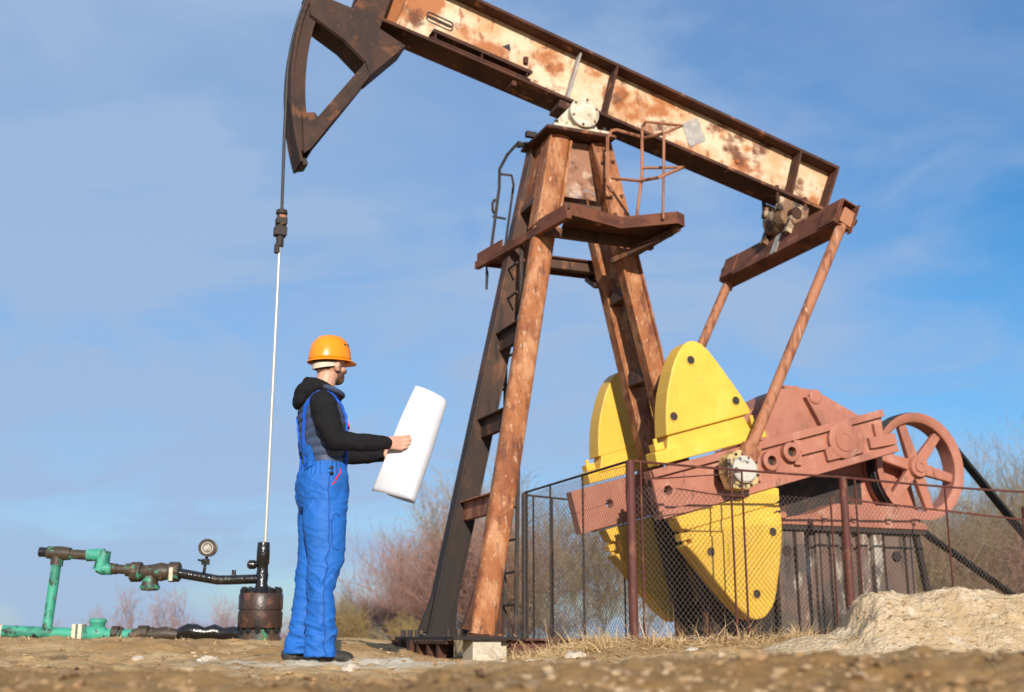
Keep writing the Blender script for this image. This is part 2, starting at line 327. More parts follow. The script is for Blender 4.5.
# ------------------------------------------------------------------ ground
def ground_z(X, Y):
    X = np.asarray(X, float); Y = np.asarray(Y, float)
    z = np.zeros_like(X)
    # near rise of dug-over soil just in front of the lens, higher to the right
    near = np.exp(-((Y-3.1)/.75)**2)
    z = z+near*(.055+.055*sstep(-.5, 1.2, X)-.03*np.exp(-((X+.55)/.35)**2))
    # worker stands almost level; low bank behind him to the left, lower at the footings, up again at the enclosure
    left = 1-sstep(-1.35, -.45, X)
    mid = sstep(.05, .7, X)
    z = z+.012*sstep(4.6, 6.5, Y)
    z = z+left*.118*sstep(7.0, 8.75, Y)
    z = z+mid*.075*sstep(7.2, 8.5, Y)
    z = z-(1-left)*(1-mid)*.035*sstep(7.6, 8.8, Y)
    z = z-.42*sstep(11.5, 17, Y)
    amp = 1-sstep(14, 40, np.hypot(X, Y))*.6
    z = z+amp*(.05*fbm(X*.8, Y*.8, 3)*sstep(2, 4, np.hypot(X, Y))+.030*fbm(X*3.1+9, Y*3.1, 3)+(.020*fbm(X*11, Y*11+4, 3, .6)+.030*np.maximum(fbm(X*6.3+5, Y*6.3, 4, .6)-.05, -.1))*(1-.6*sstep(8, 12, Y)))
    d = np.hypot(X+1.0, Y-6.75); z = z*sstep(.18, .6, d)+.004*(1-sstep(.18, .6, d))
    cam_clear = 1-sstep(.9, 1.9, np.hypot(X, Y)); z = z*(1-cam_clear)-.03*cam_clear
    return z
def gz(x, y): return float(ground_z(np.array([x]), np.array([y]))[0])

def make_ground():
    a = np.concatenate([np.linspace(-180, -40, 40, endpoint=False), np.arange(-40, 40, .16), np.linspace(40, 180, 40, endpoint=False)])
    a = np.radians(90-a)
    r = np.concatenate([[.05, .3, .6, .9, 1.2], np.exp(np.arange(np.log(1.5), np.log(13), .0068)), np.exp(np.linspace(np.log(13.1), np.log(900), 70))])
    R_, A_ = np.meshgrid(r, a, indexing='ij'); X = R_*np.cos(A_); Y = R_*np.sin(A_); Z = ground_z(X, Y)
    n, m = X.shape
    vs = np.stack([X, Y, Z], -1).reshape(-1, 3)
    i, j = np.meshgrid(np.arange(n-1), np.arange(m), indexing='ij'); j2 = (j+1) % m
    q = np.stack([i*m+j, i*m+j2, (i+1)*m+j2, (i+1)*m+j], -1).reshape(-1, 4)[:, ::-1]
    me = bpy.data.meshes.new('ground'); me.from_pydata(vs.tolist(), [], q.tolist()+[tuple(range(m))])
    bm = bmesh.new(); bm.from_mesh(me); bmesh.ops.recalc_face_normals(bm, faces=bm.faces); 
    if sum(f.normal.z for f in list(bm.faces)[:500]) < 0: bmesh.ops.reverse_faces(bm, faces=bm.faces)
    bm.to_mesh(me); bm.free()
    me.polygons.foreach_set('use_smooth', [True]*len(me.polygons)); me.materials.append(M['ground'])
    o = bpy.data.objects.new('ground', me); COL.objects.link(o); tag(o, 'uneven dry brown dirt ground with pale sandy patches', 'ground', kind='structure')
make_ground()

# ------------------------------------------------------------------ pump jack
PJ = V((-.441, 10.0, 0)); PA = radians(22)
def pw(x, y, z=0):
    return V((PJ.x+x*cos(PA)-y*sin(PA), PJ.y+x*sin(PA)+y*cos(PA), z))
pump = thing('pump_jack', PJ, 'tall rusty nodding oil pump jack with yellow counterweights and salmon gear drive', 'oil pump', PA)

zl = lambda x: 5.211-.2484*x
zu = lambda x: 5.846-.268*x
def beam():
    hw = .155; t = .032
    xl0, xl1, xu0, xu1 = -.86, 3.80, -.66, 3.985
    m = MB().prism([(xl0, zl(xl0)+t), (xl1-.005, zl(xl1)+t), (xu1-.005, zu(xu1)-t), (xu0, zu(xu0)-t)], -.012, .012)
    wb = m.build('walking_beam', 'beam', pump)
    f = MB().prism([(xl0, zl(xl0)), (xl1, zl(xl1)), (xl1+.008, zl(xl1)+t), (xl0, zl(xl0)+t)], -hw, hw)
    f.prism([(xu0, zu(xu0)-t), (xu1-.008, zu(xu1)-t), (xu1, zu(xu1)), (xu0, zu(xu0))], -hw, hw)
    f.build('flange', 'flange', wb, bevel=.004)
    def stiff(xb, xt, w, mat, d=hw-.012, name='stiffener'):
        for sgn in (-1, 1):
            p0 = V((xb, 0, zl(xb)+t)); p1 = V((xt, 0, zu(xt)-t))
            k = MB().bar(p0+V((0, sgn*(.012+d/2), 0)), p1+V((0, sgn*(.012+d/2), 0)), w, d, (0, 1, 0)); k.build(name, mat, wb)
    stiff(.985, 1.135, .018, 'patch', .10); stiff(1.365, 1.495, .022, 'flange'); stiff(3.39, 3.53, .022, 'flange'); stiff(3.785, 3.965, .024, 'flange', hw-.01, 'end_plate')
    # thick rusty doubler at the horsehead end
    MB().prism([(xl0+.01, zl(xl0)+t+.004), (-.68, zl(-.68)+t+.004), (-.50, zu(-.50)-t-.004), (xu0+.01, zu(xu0)-t-.004)], -.030, -.013).build('doubler_plate', 'beam_end', wb)
    # tool shelf channel on the web
    c = MB()
    p = lambda x, z, y: (x, y, z)
    dx, dz = .969, -.246
    a = V((-.34, 0, 5.430)); b_ = V((.62, 0, 5.192)); dn = V((-.25, 0, -.969))
    for off, h in ((0, .014), (.105, .010)):
        q0 = a+dn*off; q1 = b_+dn*off
        c.bar(q0+V((0, -.085, 0)), q1+V((0, -.085, 0)), h, .143, (0, 1, 0))
    c.bar(a+dn*.012+V((0, -.152, 0)), b_+dn*.012+V((0, -.152, 0)), .034, .010, (0, 1, 0)); c.bar(a+dn*.09+V((0, -.152, 0)), b_+dn*.09+V((0, -.152, 0)), .016, .010, (0, 1, 0))
    for f_ in (.04, .5, .96): c.box(a.lerp(b_, f_)+dn*.053+V((0, -.08, 0)), (.006, .068, .045))
    c.build('tool_channel', 'flange', wb, bevel=.003)
    hl = []; c0 = V((-.345, -.05, 5.615)); c1 = V((-.150, -.05, 5.562)); hd = (c1-c0).normalized(); hu_ = V((-hd.z, 0, hd.x))
    for i in range(9): a_ = pi/2+pi*i/8; hl.append(c0+(hd*cos(a_)+hu_*sin(a_))*.026)
    for i in range(9): a_ = -pi/2+pi*i/8; hl.append(c1+(hd*cos(a_)+hu_*sin(a_))*.026)
    hl.append(hl[0]); MB().tube(hl, .0075, 6).build('handle', 'darksteel', wb, smooth=True)
    MB().prism([(.375, 5.465), (.455, 5.435), (.445, 5.505)], -.018, -.0125).build('cut_out', 'darksteel', wb)
    MB().box((.60, -.03, 5.36), (.02, .02, .03)).build('bracket', 'flange', wb)
    MB().cyl((.45, -.12, 5.065), (.45, .02, 5.065), .026).build('pin_stub', 'eq', wb, smooth=True)
    MB().prism([(2.25, 5.005), (2.422, 5.108), (2.513, 4.881), (2.33, 4.778)], -.020, -.0125).build('repair_patch', 'patch', wb)
    mm = MB()
    for x, f_ in ((2.86, .36),):
        zc = zl(x)+f_*(zu(x)-zl(x)); mm.cyl((x, -.013, zc), (x, -.03, zc), .028, .022, 10)
    mm.build('bolt_heads', 'beam_end', wb)
beam()

def horsehead():
    cx, cz, Rr = 1.0, 4.75, 2.588
    arc = lambda r, a: (cx-r*cos(a), cz+r*sin(a))
    a0, a1 = radians(-17.0), radians(41)
    N_ = 36; A = [a0+(a1-a0)*i/N_ for i in range(N_+1)]
    hh = MB()
    hub = [(-1.45, 5.345), (-1.139, 5.163), (-.948, 4.992), (-.905, 4.875), (-.595, 5.215), (-.835, 5.335), (-.745, 5.63), (-.62, 6.08), (-.88, 6.20), (-1.037, 5.567), (-1.087, 5.479), (-1.257, 5.519), (-1.47, 5.60)]
    hub_top = [(-.62, 6.06), (-.60, 6.22), (-.80, 6.60), (-.86, 6.58), (-.88, 6.18)]
    up = [(-.70, 6.15), (-.86, 6.60), (-.93, 6.56), (-.84, 6.14)]
    for y0, y1 in ((-.150, -.132), (.132, .150)):
        hh.prism(hub, y0, y1)
    # closing plates between the two cheeks
    def between(p, q, t=.016): hh.bar(V((p[0], 0, p[1])), V((q[0], 0, q[1])), t, .27, (0, 1, 0))
    for p, q in ((hub[0], hub[1]), (hub[1], hub[2]), (hub[2], hub[3]), (hub[3], hub[4]), (hub[9], hub[8]), (hub[10], hub[11]), (hub[11], hub[12])): between(p, q)
    root = hh.build('horsehead', 'head', pump)
    rim = MB(); rim.prism([arc(Rr, a) for a in A]+[arc(Rr-.026, a) for a in A[::-1]], -.15, .15)
    rim.build('arc_face', 'head', root, smooth=True)
    ch = MB()
    A2 = [a0+radians(2.2)+(a1-a0-radians(2.2))*i/N_ for i in range(N_+1)]
    for y0, y1 in ((-.120, -.104), (.104, .120)):
        ch.prism([arc(Rr-.027, a) for a in A2]+[arc(Rr-.130, a) for a in A2[::-1]], y0, y1)
    ch.prism([arc(Rr-.118, a) for a in A2]+[arc(Rr-.131, a) for a in A2[::-1]], -.103, .103)
    ch.build('cheek_plate', 'head', root)
    st = MB()
    for s_ in (-1, 1):
        y0, y1 = sorted((s_*.151, s_*.118))
        st.prism([(-.955, 4.985), (-1.345, 4.415), (-1.375, 4.45), (-1.48, 4.43), (-1.45, 4.07), (-1.39, 4.125), (-.905, 4.872)], y0, y1)
        st.prism([(-.66, 6.10), (-.80, 6.16), (-.98, 6.50), (-.86, 6.52)], y0, y1)
    st.build('strut', 'head', root, bevel=.004)
    MB().box((-1.435, 0, 4.02), (.030, .09, .030), ((.96, 0, .28), (0, 1, 0), (-.28, 0, .96))).build('stop_block', 'darksteel', root, bevel=.006)
horsehead()

def legs():
    def leg(x0, x1, y0, y1, w0, w1, d, mat, box=False):
        """I-section: web facing sideways, two flanges standing proud of it"""
        p0 = V((x0, y0, .165)); p1 = V((x1, y1, 4.570)); t = (p1-p0).normalized()
        sd = V((0, 1, 0)); sd = (sd-t*sd.dot(t)).normalized(); u = sd.cross(t); s = 1 if y0 < 0 else -1
        m = MB(); 
        for sg in (-1, 1):
            a = p0+u*sg*(w0/2-.011); b_ = p1+u*sg*(w1/2-.011)
            m.bar(a, b_, .022, d, sd)
        m.bar(p0-sd*s*(d/2-.030), p1-sd*s*(d/2-.030), w0-.044, .024, sd, w1-.044, .024)
        m.bar(p0+sd*s*(d/2-.012), p1+sd*s*(d/2-.012), w0-.044, .020, sd, w1-.044, .020)
        if box:
            m = MB(); n = 24; vs = []; fs = []
            for j in range(13):
                f_ = j/12; c = p0.lerp(p1, f_); w_ = w0+(w1-w0)*f_
                for k in range(n):
                    a = 2*pi*k/n; ca, sa = cos(a), sin(a)
                    vs.append(c+u*(abs(ca)**.62*(1 if ca > 0 else -1)*w_/2)+sd*(abs(sa)**.62*(1 if sa > 0 else -1)*d/2))
            for j in range(12):
                for k in range(n): fs.append((j*n+k, j*n+(k+1) % n, (j+1)*n+(k+1) % n, (j+1)*n+k))
            m.add(vs, fs+[tuple(range(n-1, -1, -1)), tuple(range(12*n, 13*n))])
            o = m.build('leg', mat, pump, smooth=True)
            fl = MB()
            for sg in (-1, 1): fl.bar(p0.lerp(p1, .79)+u*sg*(w0/2-.004)-sd*s*-.012, p0.lerp(p1, .992)+u*sg*(w1/2-.004)-sd*s*-.012, .022, d+.045, sd)
            fl.build('leg_flange', mat, o, bevel=.003)
        else:
            o = m.build('leg', mat, pump, bevel=.005)
        g = MB(); 
        g.box((x0, y0, .170), (w0/2+.05, d/2+.03, .0095))
        for sg in (-1, 1): g.bar(p0+u*sg*(w0/2+.032)+t*.02, p0+u*sg*(w0/2+.004)+t*.34, .064, .05, sd, .006, .05)
        g.build('foot_plate', 'leg_dark' if mat == 'leg_dark' else 'flange', o)
        return o, p0, p1, u, sd
    l1 = leg(0, .858, -.54, -.18, .205, .205, .150, 'leg', True); l1[0]['label'] = 'sunlit orange rusty front leg with peeling streaks'
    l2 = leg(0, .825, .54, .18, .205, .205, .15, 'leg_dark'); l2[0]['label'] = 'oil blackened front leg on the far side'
    r1 = leg(2.31, 1.258, -.25, -.185, .165, .205, .13, 'leg_grease_shade'); r2 = leg(2.31, 1.258, .25, .185, .165, .205, .13, 'leg_grease_shade')
    # bolted splice on the near rear leg
    p0, p1, u, sd = r1[1:]
    t = (p1-p0).normalized(); s = MB(); bl = MB()
    q0 = p0+t*3.55-sd*.072; q1 = p0+t*4.42-sd*.072
    s.bar(q0, q1, .185, .014, sd); 
    for k in range(5):
        c = q0.lerp(q1, .12+.19*k)
        for sg in (-1, 1): bl.cyl(c+u*sg*.055, c+u*sg*.055-sd*.022, .019, .017, 8)
    sp = s.build('splice_plate', 'leg', r1[0]); bl.build('bolts', 'flange', sp)
    # cross members between the front legs
    for z in (1.21, 1.93, 2.71):
        x = .80*(z-.165)/4.295; y = .54-.35*(z-.165)/4.295
        c = MB(); c.bar((x+.01, -y+.05, z), (x+.01, y-.06, z), .15, .05, (1, 0, 0)); c.bar((x+.01, -y+.05, z+.082), (x+.01, y-.06, z+.082), .014, .13, (1, 0, 0)); 
        o = c.build('cross_member', {1.21: 'pitman', 1.93: 'head', 2.71: 'head'}[z], pump, bevel=.004)
    for z in (1.25, 2.45, 3.2):
        x = 2.28-1.01*(z-.165)/4.295
        MB().box((x, 0, z), (.06, .14, .065)).build('cross_member', 'leg_dark', pump, bevel=.004)
    # head box of the post
    h = MB()
    for y in (-.150, .150):
        h.prism([(.85, 4.02), (1.24, 4.02), (1.16, 4.56), (.92, 4.56)], y-.008, y+.008)
    h.build('post_side_plate', 'panel', pump)
    e = MB(); e.bar((.665, 0, 4.0), (.775, 0, 4.56), .016, .28, (0, 1, 0)); e.build('post_end_plate', 'beam_end', pump)
    e = MB(); e.bar((.645, 0, 3.92), (.655, 0, 3.975), .05, .30, (0, 1, 0)); e.bar((.80, -.15, 3.94), (1.28, -.15, 3.94), .05, .04, (0, 1, 0)); e.bar((.80, .15, 3.94), (1.28, .15, 3.94), .05, .04, (0, 1, 0)); e.build('post_tie', 'leg_dark', pump)
    c = MB().slab([(.67, -.36), (1.36, -.36), (1.36, .27), (.67, .27)], 4.572, 4.602); c.build('post_cap', 'flange', pump, bevel=.005)
legs()

def bearing():
    bx, bz = 1.030, 4.762
    root = MB().slab([(.74, -.355), (1.30, -.355), (1.30, .26), (.74, .26)], 4.604, 4.632).build('saddle_bearing', 'palecast', pump, bevel=.006)
    for s in (-1, 1):
        y0, y1 = (.12, .335) if s < 0 else (.10, .25)
        d = MB().lathe([(0, .10), (0, .138), (y1-y0, .138), (y1-y0, .10)], (bx, s*y0, bz-.012), (0, s, 0), 32)
        d.prism([(bx-.16, 4.633), (bx+.16, 4.633), (bx+.13, 4.69), (bx-.13, 4.69)], s*(y0+.01), s*(y1-.01))
        h_ = d.build('bearing_housing', 'palecast', root, smooth=True)
        for yy in (y0+.03, y1-.05):
            MB().prism([(bx-.27, 4.634), (bx-.17, 4.634), (bx-.12, 4.70), (bx-.07, 4.84), (bx-.12, 4.82)], s*yy, s*(yy+.022)).build('rib', 'palecast', h_, bevel=.004)
        k = MB().lathe([(.0, .125), (.0, .140), (.03, .144), (.052, .141), (.060, .118), (.054, .10), (.054, .075), (.064, .06), (.064, .0)], (bx, s*y1, bz), (0, s, 0), 40)
        cap = k.build('bearing_cap', 'palecast', h_, smooth=True)
    b = MB()
    for i in range(6):
        a = 2*pi*i/6+.35; b.cyl((bx+.122*cos(a), -.385, bz+.122*sin(a)), (bx+.122*cos(a), -.398, bz+.122*sin(a)), .013, n=6)
    b.build('bolts', 'eq', root)
    MB().box((1.02, -.04, 4.90), (.14, .11, .04), ((.969, 0, -.246), (0, 1, 0), (.246, 0, .969))).build('saddle_block', 'flange', root, bevel=.006)
    b = MB()
    for x in (.78, 1.26):
        for y in (-.31, .21): b.cyl((x, y, 4.632), (x, y, 4.675), .020, n=6)
    b.build('anchor_bolts', 'darksteel', root)
    e = MB(); e.box((.655, -.02, 4.63), (.05, .025, .025)); e.cyl((.60, .12, 4.58), (.68, .12, 4.58), .025, n=10); e.cyl((.58, .12, 4.58), (.605, .12, 4.58), .034, n=8); e.build('grease_fitting', 'darksteel', root)
bearing()

def platform():
    near = [(.655, -.83), (1.22, -.68), (1.60, -.98), (1.69, -.93), (1.64, -.40), (.78, -.40)]
    far = [(.74, .36), (.47, .36), (.44, .78), (1.66, .78), (1.66, .36)]
    left = [(.44, .78), (.60, .78), (.70, -.44), (.74, -.82), (.655, -.83)]
    z = 3.615
    root = MB().slab(near, z, z+.016).build('platform', 'flange', pump)
    MB().slab(far, z, z+.016).build('deck_plate', 'flange', root)
    tb = MB()
    def edge(a, b_, h=.105, z0=z-.03, t=.012): tb.bar((a[0], a[1], z0+h/2), (b_[0], b_[1], z0+h/2), t, h, (0, 0, 1))
    edge((.66, -.83), (1.215, -.68)); edge((1.22, -.68), (1.60, -.98)); edge((1.60, -.98), (1.695, -.93)); edge((1.695, -.93), (1.645, -.40))
    edge((.44, .785), (1.66, .785)); edge((1.665, .78), (1.665, .36))
    tb.build('toe_board', 'eq', root)
    lb = MB(); lb.bar((.65, -.845, z-.03), (.435, .79, z-.03), .05, .075, (0, 0, 1)); lb.bar((.645, -.80, z+.045), (.585, -.32, z+.045), .02, .06, (0, 0, 1)); lb.bar((.50, .30, z+.05), (.44, .78, z+.05), .02, .075, (0, 0, 1))
    lb.build('side_beam', 'eq', root, bevel=.004)
    br = MB()
    for y0 in (-.42, .42): br.bar((.62, y0, z-.05), (1.66, y0, z-.05), .06, .08, (0, 0, 1))
    br.bar((1.64, -.80, z-.05), (1.32, -.30, z-.20), .05, .05, (0, 0, 1)); br.bar((1.655, -.90, z-.035), (1.62, .78, z-.035), .05, .05, (0, 0, 1))
    br.bar((1.58, .75, z-.04), (1.46, .30, z-.25), .06, .05, (0, 0, 1))
    br.build('brace', 'leg_dark', root)
    MB().tube([(.50, .70, z-.06), (.505, .70, z-.13), (.50, .70, z-.28)], [.008, .016, .012], 8).build('hanging_hook', 'darksteel', root)
    r = MB()
    ins = lambda pts: [(p[0], y, p[1]) for p, y in pts]
    r.tube(ins([((1.292, 4.05), -.36), ((1.235, 4.09), -.40), ((1.235, 4.53), -.42), ((1.27, 4.60), -.44), ((1.31, 4.605), -.46), ((1.464, 4.457), -.70), ((1.525, 4.412), -.95)]), .015, 6)
    r.tube(ins([((1.525, 4.412), -.95), ((1.69, 4.505), -.96), ((1.45, 4.59), -.75), ((1.439, 4.56), -.70), ((1.424, 4.10), -.70), ((1.330, 3.625), -.74)]), .015, 6)
    r.tube(ins([((1.292, 4.17), -.38), ((1.40, 4.042), -.70), ((1.45, 3.99), -.95), ((1.69, 4.115), -.96), ((1.43, 4.16), -.72)]), .015, 6)
    r.tube(ins([((1.515, 4.42), -.95), ((1.49, 3.625), -.93)]), .0125, 6)
    r.build('handrail', 'pitman', root, smooth=True)
    l = MB()
    l.tube(ins([((.556, 3.62), .78), ((.641, 4.386), .74), ((.628, 4.56), .70), ((.67, 4.68), .60), ((.73, 4.76), .50), ((.80, 4.74), .40), ((.842, 4.626), .34)]), .015, 6)
    l.tube(ins([((.641, 4.52), .72), ((.755, 4.515), .70), ((.775, 4.42), .70), ((.673, 3.62), .72)]), .013, 6)
    l.tube(ins([((.58, 4.092), .76), ((.704, 4.068), .72)]), .012, 6)
    l.tube(ins([((.60, 4.26), .75), ((.565, 4.21), .72), ((.565, 4.15), .72), ((.59, 4.12), .75)]), .014, 6)
    l.build('handrail', 'fencedark', root, smooth=True)
    # ladder up inside the post
    L_ = MB()
    for y in (-.02, .36): L_.bar((.50+.05*(y > .1), y, .17), (.56, y, 3.58), .03, .022, (0, 1, 0))
    for k in range(12): L_.cyl((.515, -.02, .42+k*.27), (.53, .36, .42+k*.27), .011, n=6)
    L_.build('ladder', 'fencedark', pump)
platform()

def drive():
    S = V((3.40, 0, 1.86)); a = radians(16.0)
    # crank arms -------------------------------------------------
    fc = [(1.442, 1.497), (1.541, 1.101), (4.005, 1.800), (3.985, 1.935), (3.86, 1.935), (3.86, 2.185)]
    ux = V((cos(a), 0, sin(a))); uz = V((-sin(a), 0, cos(a)))
    hx_, hz_ = 1.615, 1.345
    hexa = [(hx_+.044*cos(2*pi*k/6+.3), hz_+.044*sin(2*pi*k/6+.3)) for k in range(6)]
    cl_ = hexa.index(min(hexa, key=lambda q: q[0]))
    fc2 = [fc[0], ((fc[0][0]+fc[1][0])/2, (fc[0][1]+fc[1][1])/2)]+[hexa[(cl_-k) % 6] for k in range(7)]+[((fc[0][0]+fc[1][0])/2, (fc[0][1]+fc[1][1])/2-.0008)]+fc[1:]
    def crank(s):
        fcs = fc2 if s < 0 else [(x-(.165 if x < 1.56 else 0)+(.055 if 1.56 < x < 1.68 else 0), z-(.045 if x < 1.50 else .03 if x < 1.56 else 0)+(.012 if 1.56 < x < 1.68 else 0)) for x, z in fc2]
        yo = s*.70; yi = s*.54                                  # outer and inner face
        arm = MB().prism(fcs, s*.66, yi).build('crank_arm', 'salmon', pump, bevel=.006)
        d = MB()
        def strip(p, q, w, y0=.66, y1=.70): d.bar(V((p[0], s*(y0+y1)/2, p[1])), V((q[0], s*(y0+y1)/2, q[1])), w, abs(y1-y0), (0, 1, 0))
        for yy in ((.66, .70),):
            strip((1.455, 1.470), (3.855, 2.150), .066); strip((1.535, 1.130), (3.99, 1.835), .062)
            strip((1.47, 1.435), (1.535, 1.165), .06); strip((2.36, 1.50), (2.36, 1.62), .22); strip((2.46, 1.46), (2.46, 1.66), .10)
            strip((2.90, 1.62), (2.90, 1.84), .07); strip((2.92, 1.727), (3.22, 1.805), .045); strip((3.68, 1.86), (3.98, 1.92), .10)
            strip((3.20, 1.73), (3.60, 1.83), .12); strip((3.78,2.05),(3.80,1.93),.09)
        d.build('raised_rib', 'salmon', arm, bevel=.005)
        bo = MB()
        for x, z in ((2.611, 1.639), (2.822, 1.729)):
            bo.lathe([(.0, .045), (.0, .088), (.055, .085), (.060, .078), (.060, .045)], (x, s*.66, z), (0, s, 0), 24, closed=True)
        bo.build('pin_boss', 'salmon', arm, smooth=True)
        hs = MB()
        for x, z in ((2.611, 1.639), (2.822, 1.729)): hs.cyl((x, s*.655, z), (x, s*.664, z), .047)
        hs.build('pin_hole', 'darksteel', arm)
        c = MB().lathe([(0, .165), (.042, .165), (.048, .155), (.048, .105), (.058, .10), (.058, .06), (.052, .055), (.052, 0)], (3.40, s*.66, 1.868), (0, s, 0), 40)
        c.build('shaft_disc', 'salmon', arm, smooth=True)
        e = MB(); e.cyl((1.452, s*.63, 1.40), (1.48, s*.63, 1.405), .03, n=8); e.cyl((1.50, s*.63, 1.20), (1.53, s*.63, 1.205), .03, n=8); e.build('end_fitting', 'flange', arm)
        if s > 0:
            pass
        # weights: one each side of the arm
        U = [(1.564, 1.788), (1.562, 1.91), (1.568, 2.041), (1.583, 2.16), (1.606, 2.25), (1.630, 2.345), (1.661, 2.432), (1.70, 2.512), (1.744, 2.573), (1.784, 2.61), (1.83, 2.628), (1.88, 2.628), (1.93, 2.61), (1.999, 2.557), (2.094, 2.452), (2.217, 2.302), (2.32, 2.172), (2.385, 2.078), (2.398, 2.05), (2.385, 2.032)]
        UT = [(1.60, 1.83), (1.585, 1.700), (1.57, 1.64), (2.42, 1.88), (2.345, 2.02), (2.33, 2.05)]
        UB = [(1.455, 1.648), (1.480, 1.534), (2.56, 1.842), (2.535, 1.932), (2.45, 1.92)]
        Lo = [(1.717, 0.892), (1.760, .852), (1.817, .795), (1.885, .72), (1.961, .633), (2.035, .553), (2.107, .478), (2.17, .414), (2.226, .365), (2.27, .33), (2.309, .307), (2.36, .296), (2.406, .303), (2.45, .32), (2.487, .353), (2.525, .40), (2.552, .453), (2.575, .53), (2.593, .625), (2.625, .77), (2.647, .918), (2.66, 1.04), (2.662, 1.163), (2.65, 1.20)]
        LT = [(1.79, .93), (1.765, 1.03), (2.59, 1.27), (2.61, 1.16), (1.83, .86)]
        LB = [(1.635, 1.118), (1.690, 1.022), (1.73, 1.012), (2.60, 1.262), (2.655, 1.296), (2.655, 1.40), (2.62, 1.405)]
        for prof, tier, base, holes, bolts in ((U, UT, UB, ((1.817, 2.455), (1.634, 1.955), (2.248, 2.134)), ((1.515, 1.70), (2.47, 1.965))),
                                               (Lo, LT, LB, ((2.369, .506), (1.942, .841), (2.557, 1.024)), ((1.735, .965), (2.625, 1.235)))):
            w = MB().prism(prof, s*.54, s*.75).build('counterweight', 'yellow', arm, bevel=.02)
            k = MB().prism(tier, s*.545, s*.715); k.prism(base, s*.56, s*.735)
            k.build('clamp_base', 'yellow', w, bevel=.010)
            h = MB()
            for x, z in holes: h.cyl((x, s*.746, z), (x, s*.7515, z), .038, n=20)
            h.build('lifting_hole', 'darksteel', w)
            rg = MB()
            for x, z in holes: rg.lathe([(0, .037), (0, .048), (.008, .044), (.008, .037)], (x, s*.748, z), (0, s, 0), 20, closed=True)
            rg.build('hole_rim', 'yellow', w, smooth=True)
            b = MB()
            for x, z in bolts:
                b.box((x, s*.66, z), (.045, .05, .03), (ux, (0, 1, 0), uz)); b.cyl((x+.02, s*.66, z-.07), (x-.02, s*.66, z+.07), .02, n=8)
            b.build('clamp_bolt', 'yellow', w, bevel=.004)
        return arm
    cn = crank(-1); cf = crank(1)
    # crank pins and pitmans ---------------------------------------
    for s, arm in ((-1, cn), (1, cf)):
        px, pz = 2.165, 1.51
        o = MB(); pts = []
        for i in range(8):
            an = 2*pi*i/8+.2; r = .185 if i % 2 else .16; pts.append((px+r*cos(an)*.95, pz+r*sin(an)*1.05))
        o.prism(pts, s*.80, s*.95); pin = o.build('wrist_pin', 'yelcast', arm, bevel=.012)
        MB().lathe([(0, .115), (.03, .115), (.045, .10), (.048, 0)], (px, s*.95, pz), (0, s, 0), 28).build('pin_cap', 'pincap', pin, smooth=True)
        MB().cyl((px, s*.62, pz), (px, s*.80, pz), .09).build('pin_shaft', 'darksteel', pin, smooth=True)
        b = MB()
        for i in range(8):
            an = 2*pi*i/8+.5; b.cyl((px+.142*cos(an), s*.94, pz+.142*sin(an)), (px+.142*cos(an), s*.962, pz+.142*sin(an)), .013, n=6)
        b.build('bolts', 'darksteel', pin)
        top = V((3.37, s*.955, 3.885)); bot = V((px, s*.93, pz)); t = (top-bot).normalized()
        p = MB().tube([bot+t*.13, bot+t*.30, top-t*.25, top-t*.05], [.062, .048, .048, .052], 16); 
        pt = p.build('pitman_arm', 'pitman', pump, smooth=True)
        k = MB(); k.bar(bot+t*.10, bot+t*.24, .15, .11, (0, 1, 0)); k.bar(top-t*.10, top+t*.06, .13, .12, (0, 1, 0))
        k.build('end_fork', 'pitman', pt, bevel=.01)
        MB().cyl(top+V((-.11, 0, .04)), top+V((.11, 0, -.04)), .035).build('fork_pin', 'flange', pt, smooth=True)
    # equalizer -----------------------------------------------------
    p = V((.39, 0, .921)); q = V((.921, 0, -.39)); C0 = V((3.36, 0, 3.90)); e = MB()
    for off, w, d_ in ((-.075, .27, .014), (.075, .27, .014)):
        e.box(C0+q*off, (.007, 1.0, .135), (q, (0, 1, 0), p))
    for off in (-.128, .128): e.box(C0+p*off, (.068, 1.0, .007), (q, (0, 1, 0), p))
    eq = e.build('equalizer_beam', 'eq', pump, bevel=.003)
    g = MB()
    for s in (-1, 1):
        g.box(C0+V((0, s*.86, 0))-q*.09, (.008, .12, .12), (q, (0, 1, 0), p)); g.box(C0+V((0, s*1.006, 0))-p*.02+q*.078, (.006, .03, .15), (q, (0, 1, 0), p))
    g.build('gusset_plate', 'eq', eq)
    MB().box(C0-q*.083, (.006, .05, .13), (q, (0, 1, 0), p)).build('weld_plate', 'patch', eq)
    tb = MB()
    tb.lathe([(-.16, .08), (-.16, .13), (-.10, .145), (.10, .145), (.16, .13), (.16, .08)], (3.37, 0, 4.17), (0, 1, 0), 28)
    for s in (-1, 1):
        tb.box((3.40, s*.12, 4.25), (.17, .03, .07), ((.969, 0, -.246), (0, 1, 0), (.246, 0, .969)))
        tb.box((3.38, s*.20, 4.05), (.10, .03, .12), (q, (0, 1, 0), p))
    t_ = tb.build('tail_bearing', 'tailcast', pump, smooth=True)
    MB().cyl((3.37, -.24, 4.17), (3.37, .24, 4.17), .06).build('bearing_shaft', 'flange', t_, smooth=True)
    k = MB()
    for x in (3.24, 3.56):
        for s in (-1, 1): k.cyl((x, s*.12, zl(x)-.10), (x, s*.12, zl(x)+.07), .02, n=6)
    k.build('bolts', 'flange', t_)
    # gearbox -------------------------------------------------------
    gp = [(2.68, 1.20), (2.68, 2.11), (2.90, 2.31), (3.1, 2.41), (3.25, 2.44), (3.46, 2.43), (3.62, 2.37), (3.90, 2.25), (4.35, 2.05), (4.35, 1.20)]
    gb = MB().prism(gp, -.205, .205).build('gearbox', 'salmon', pump, bevel=.012)
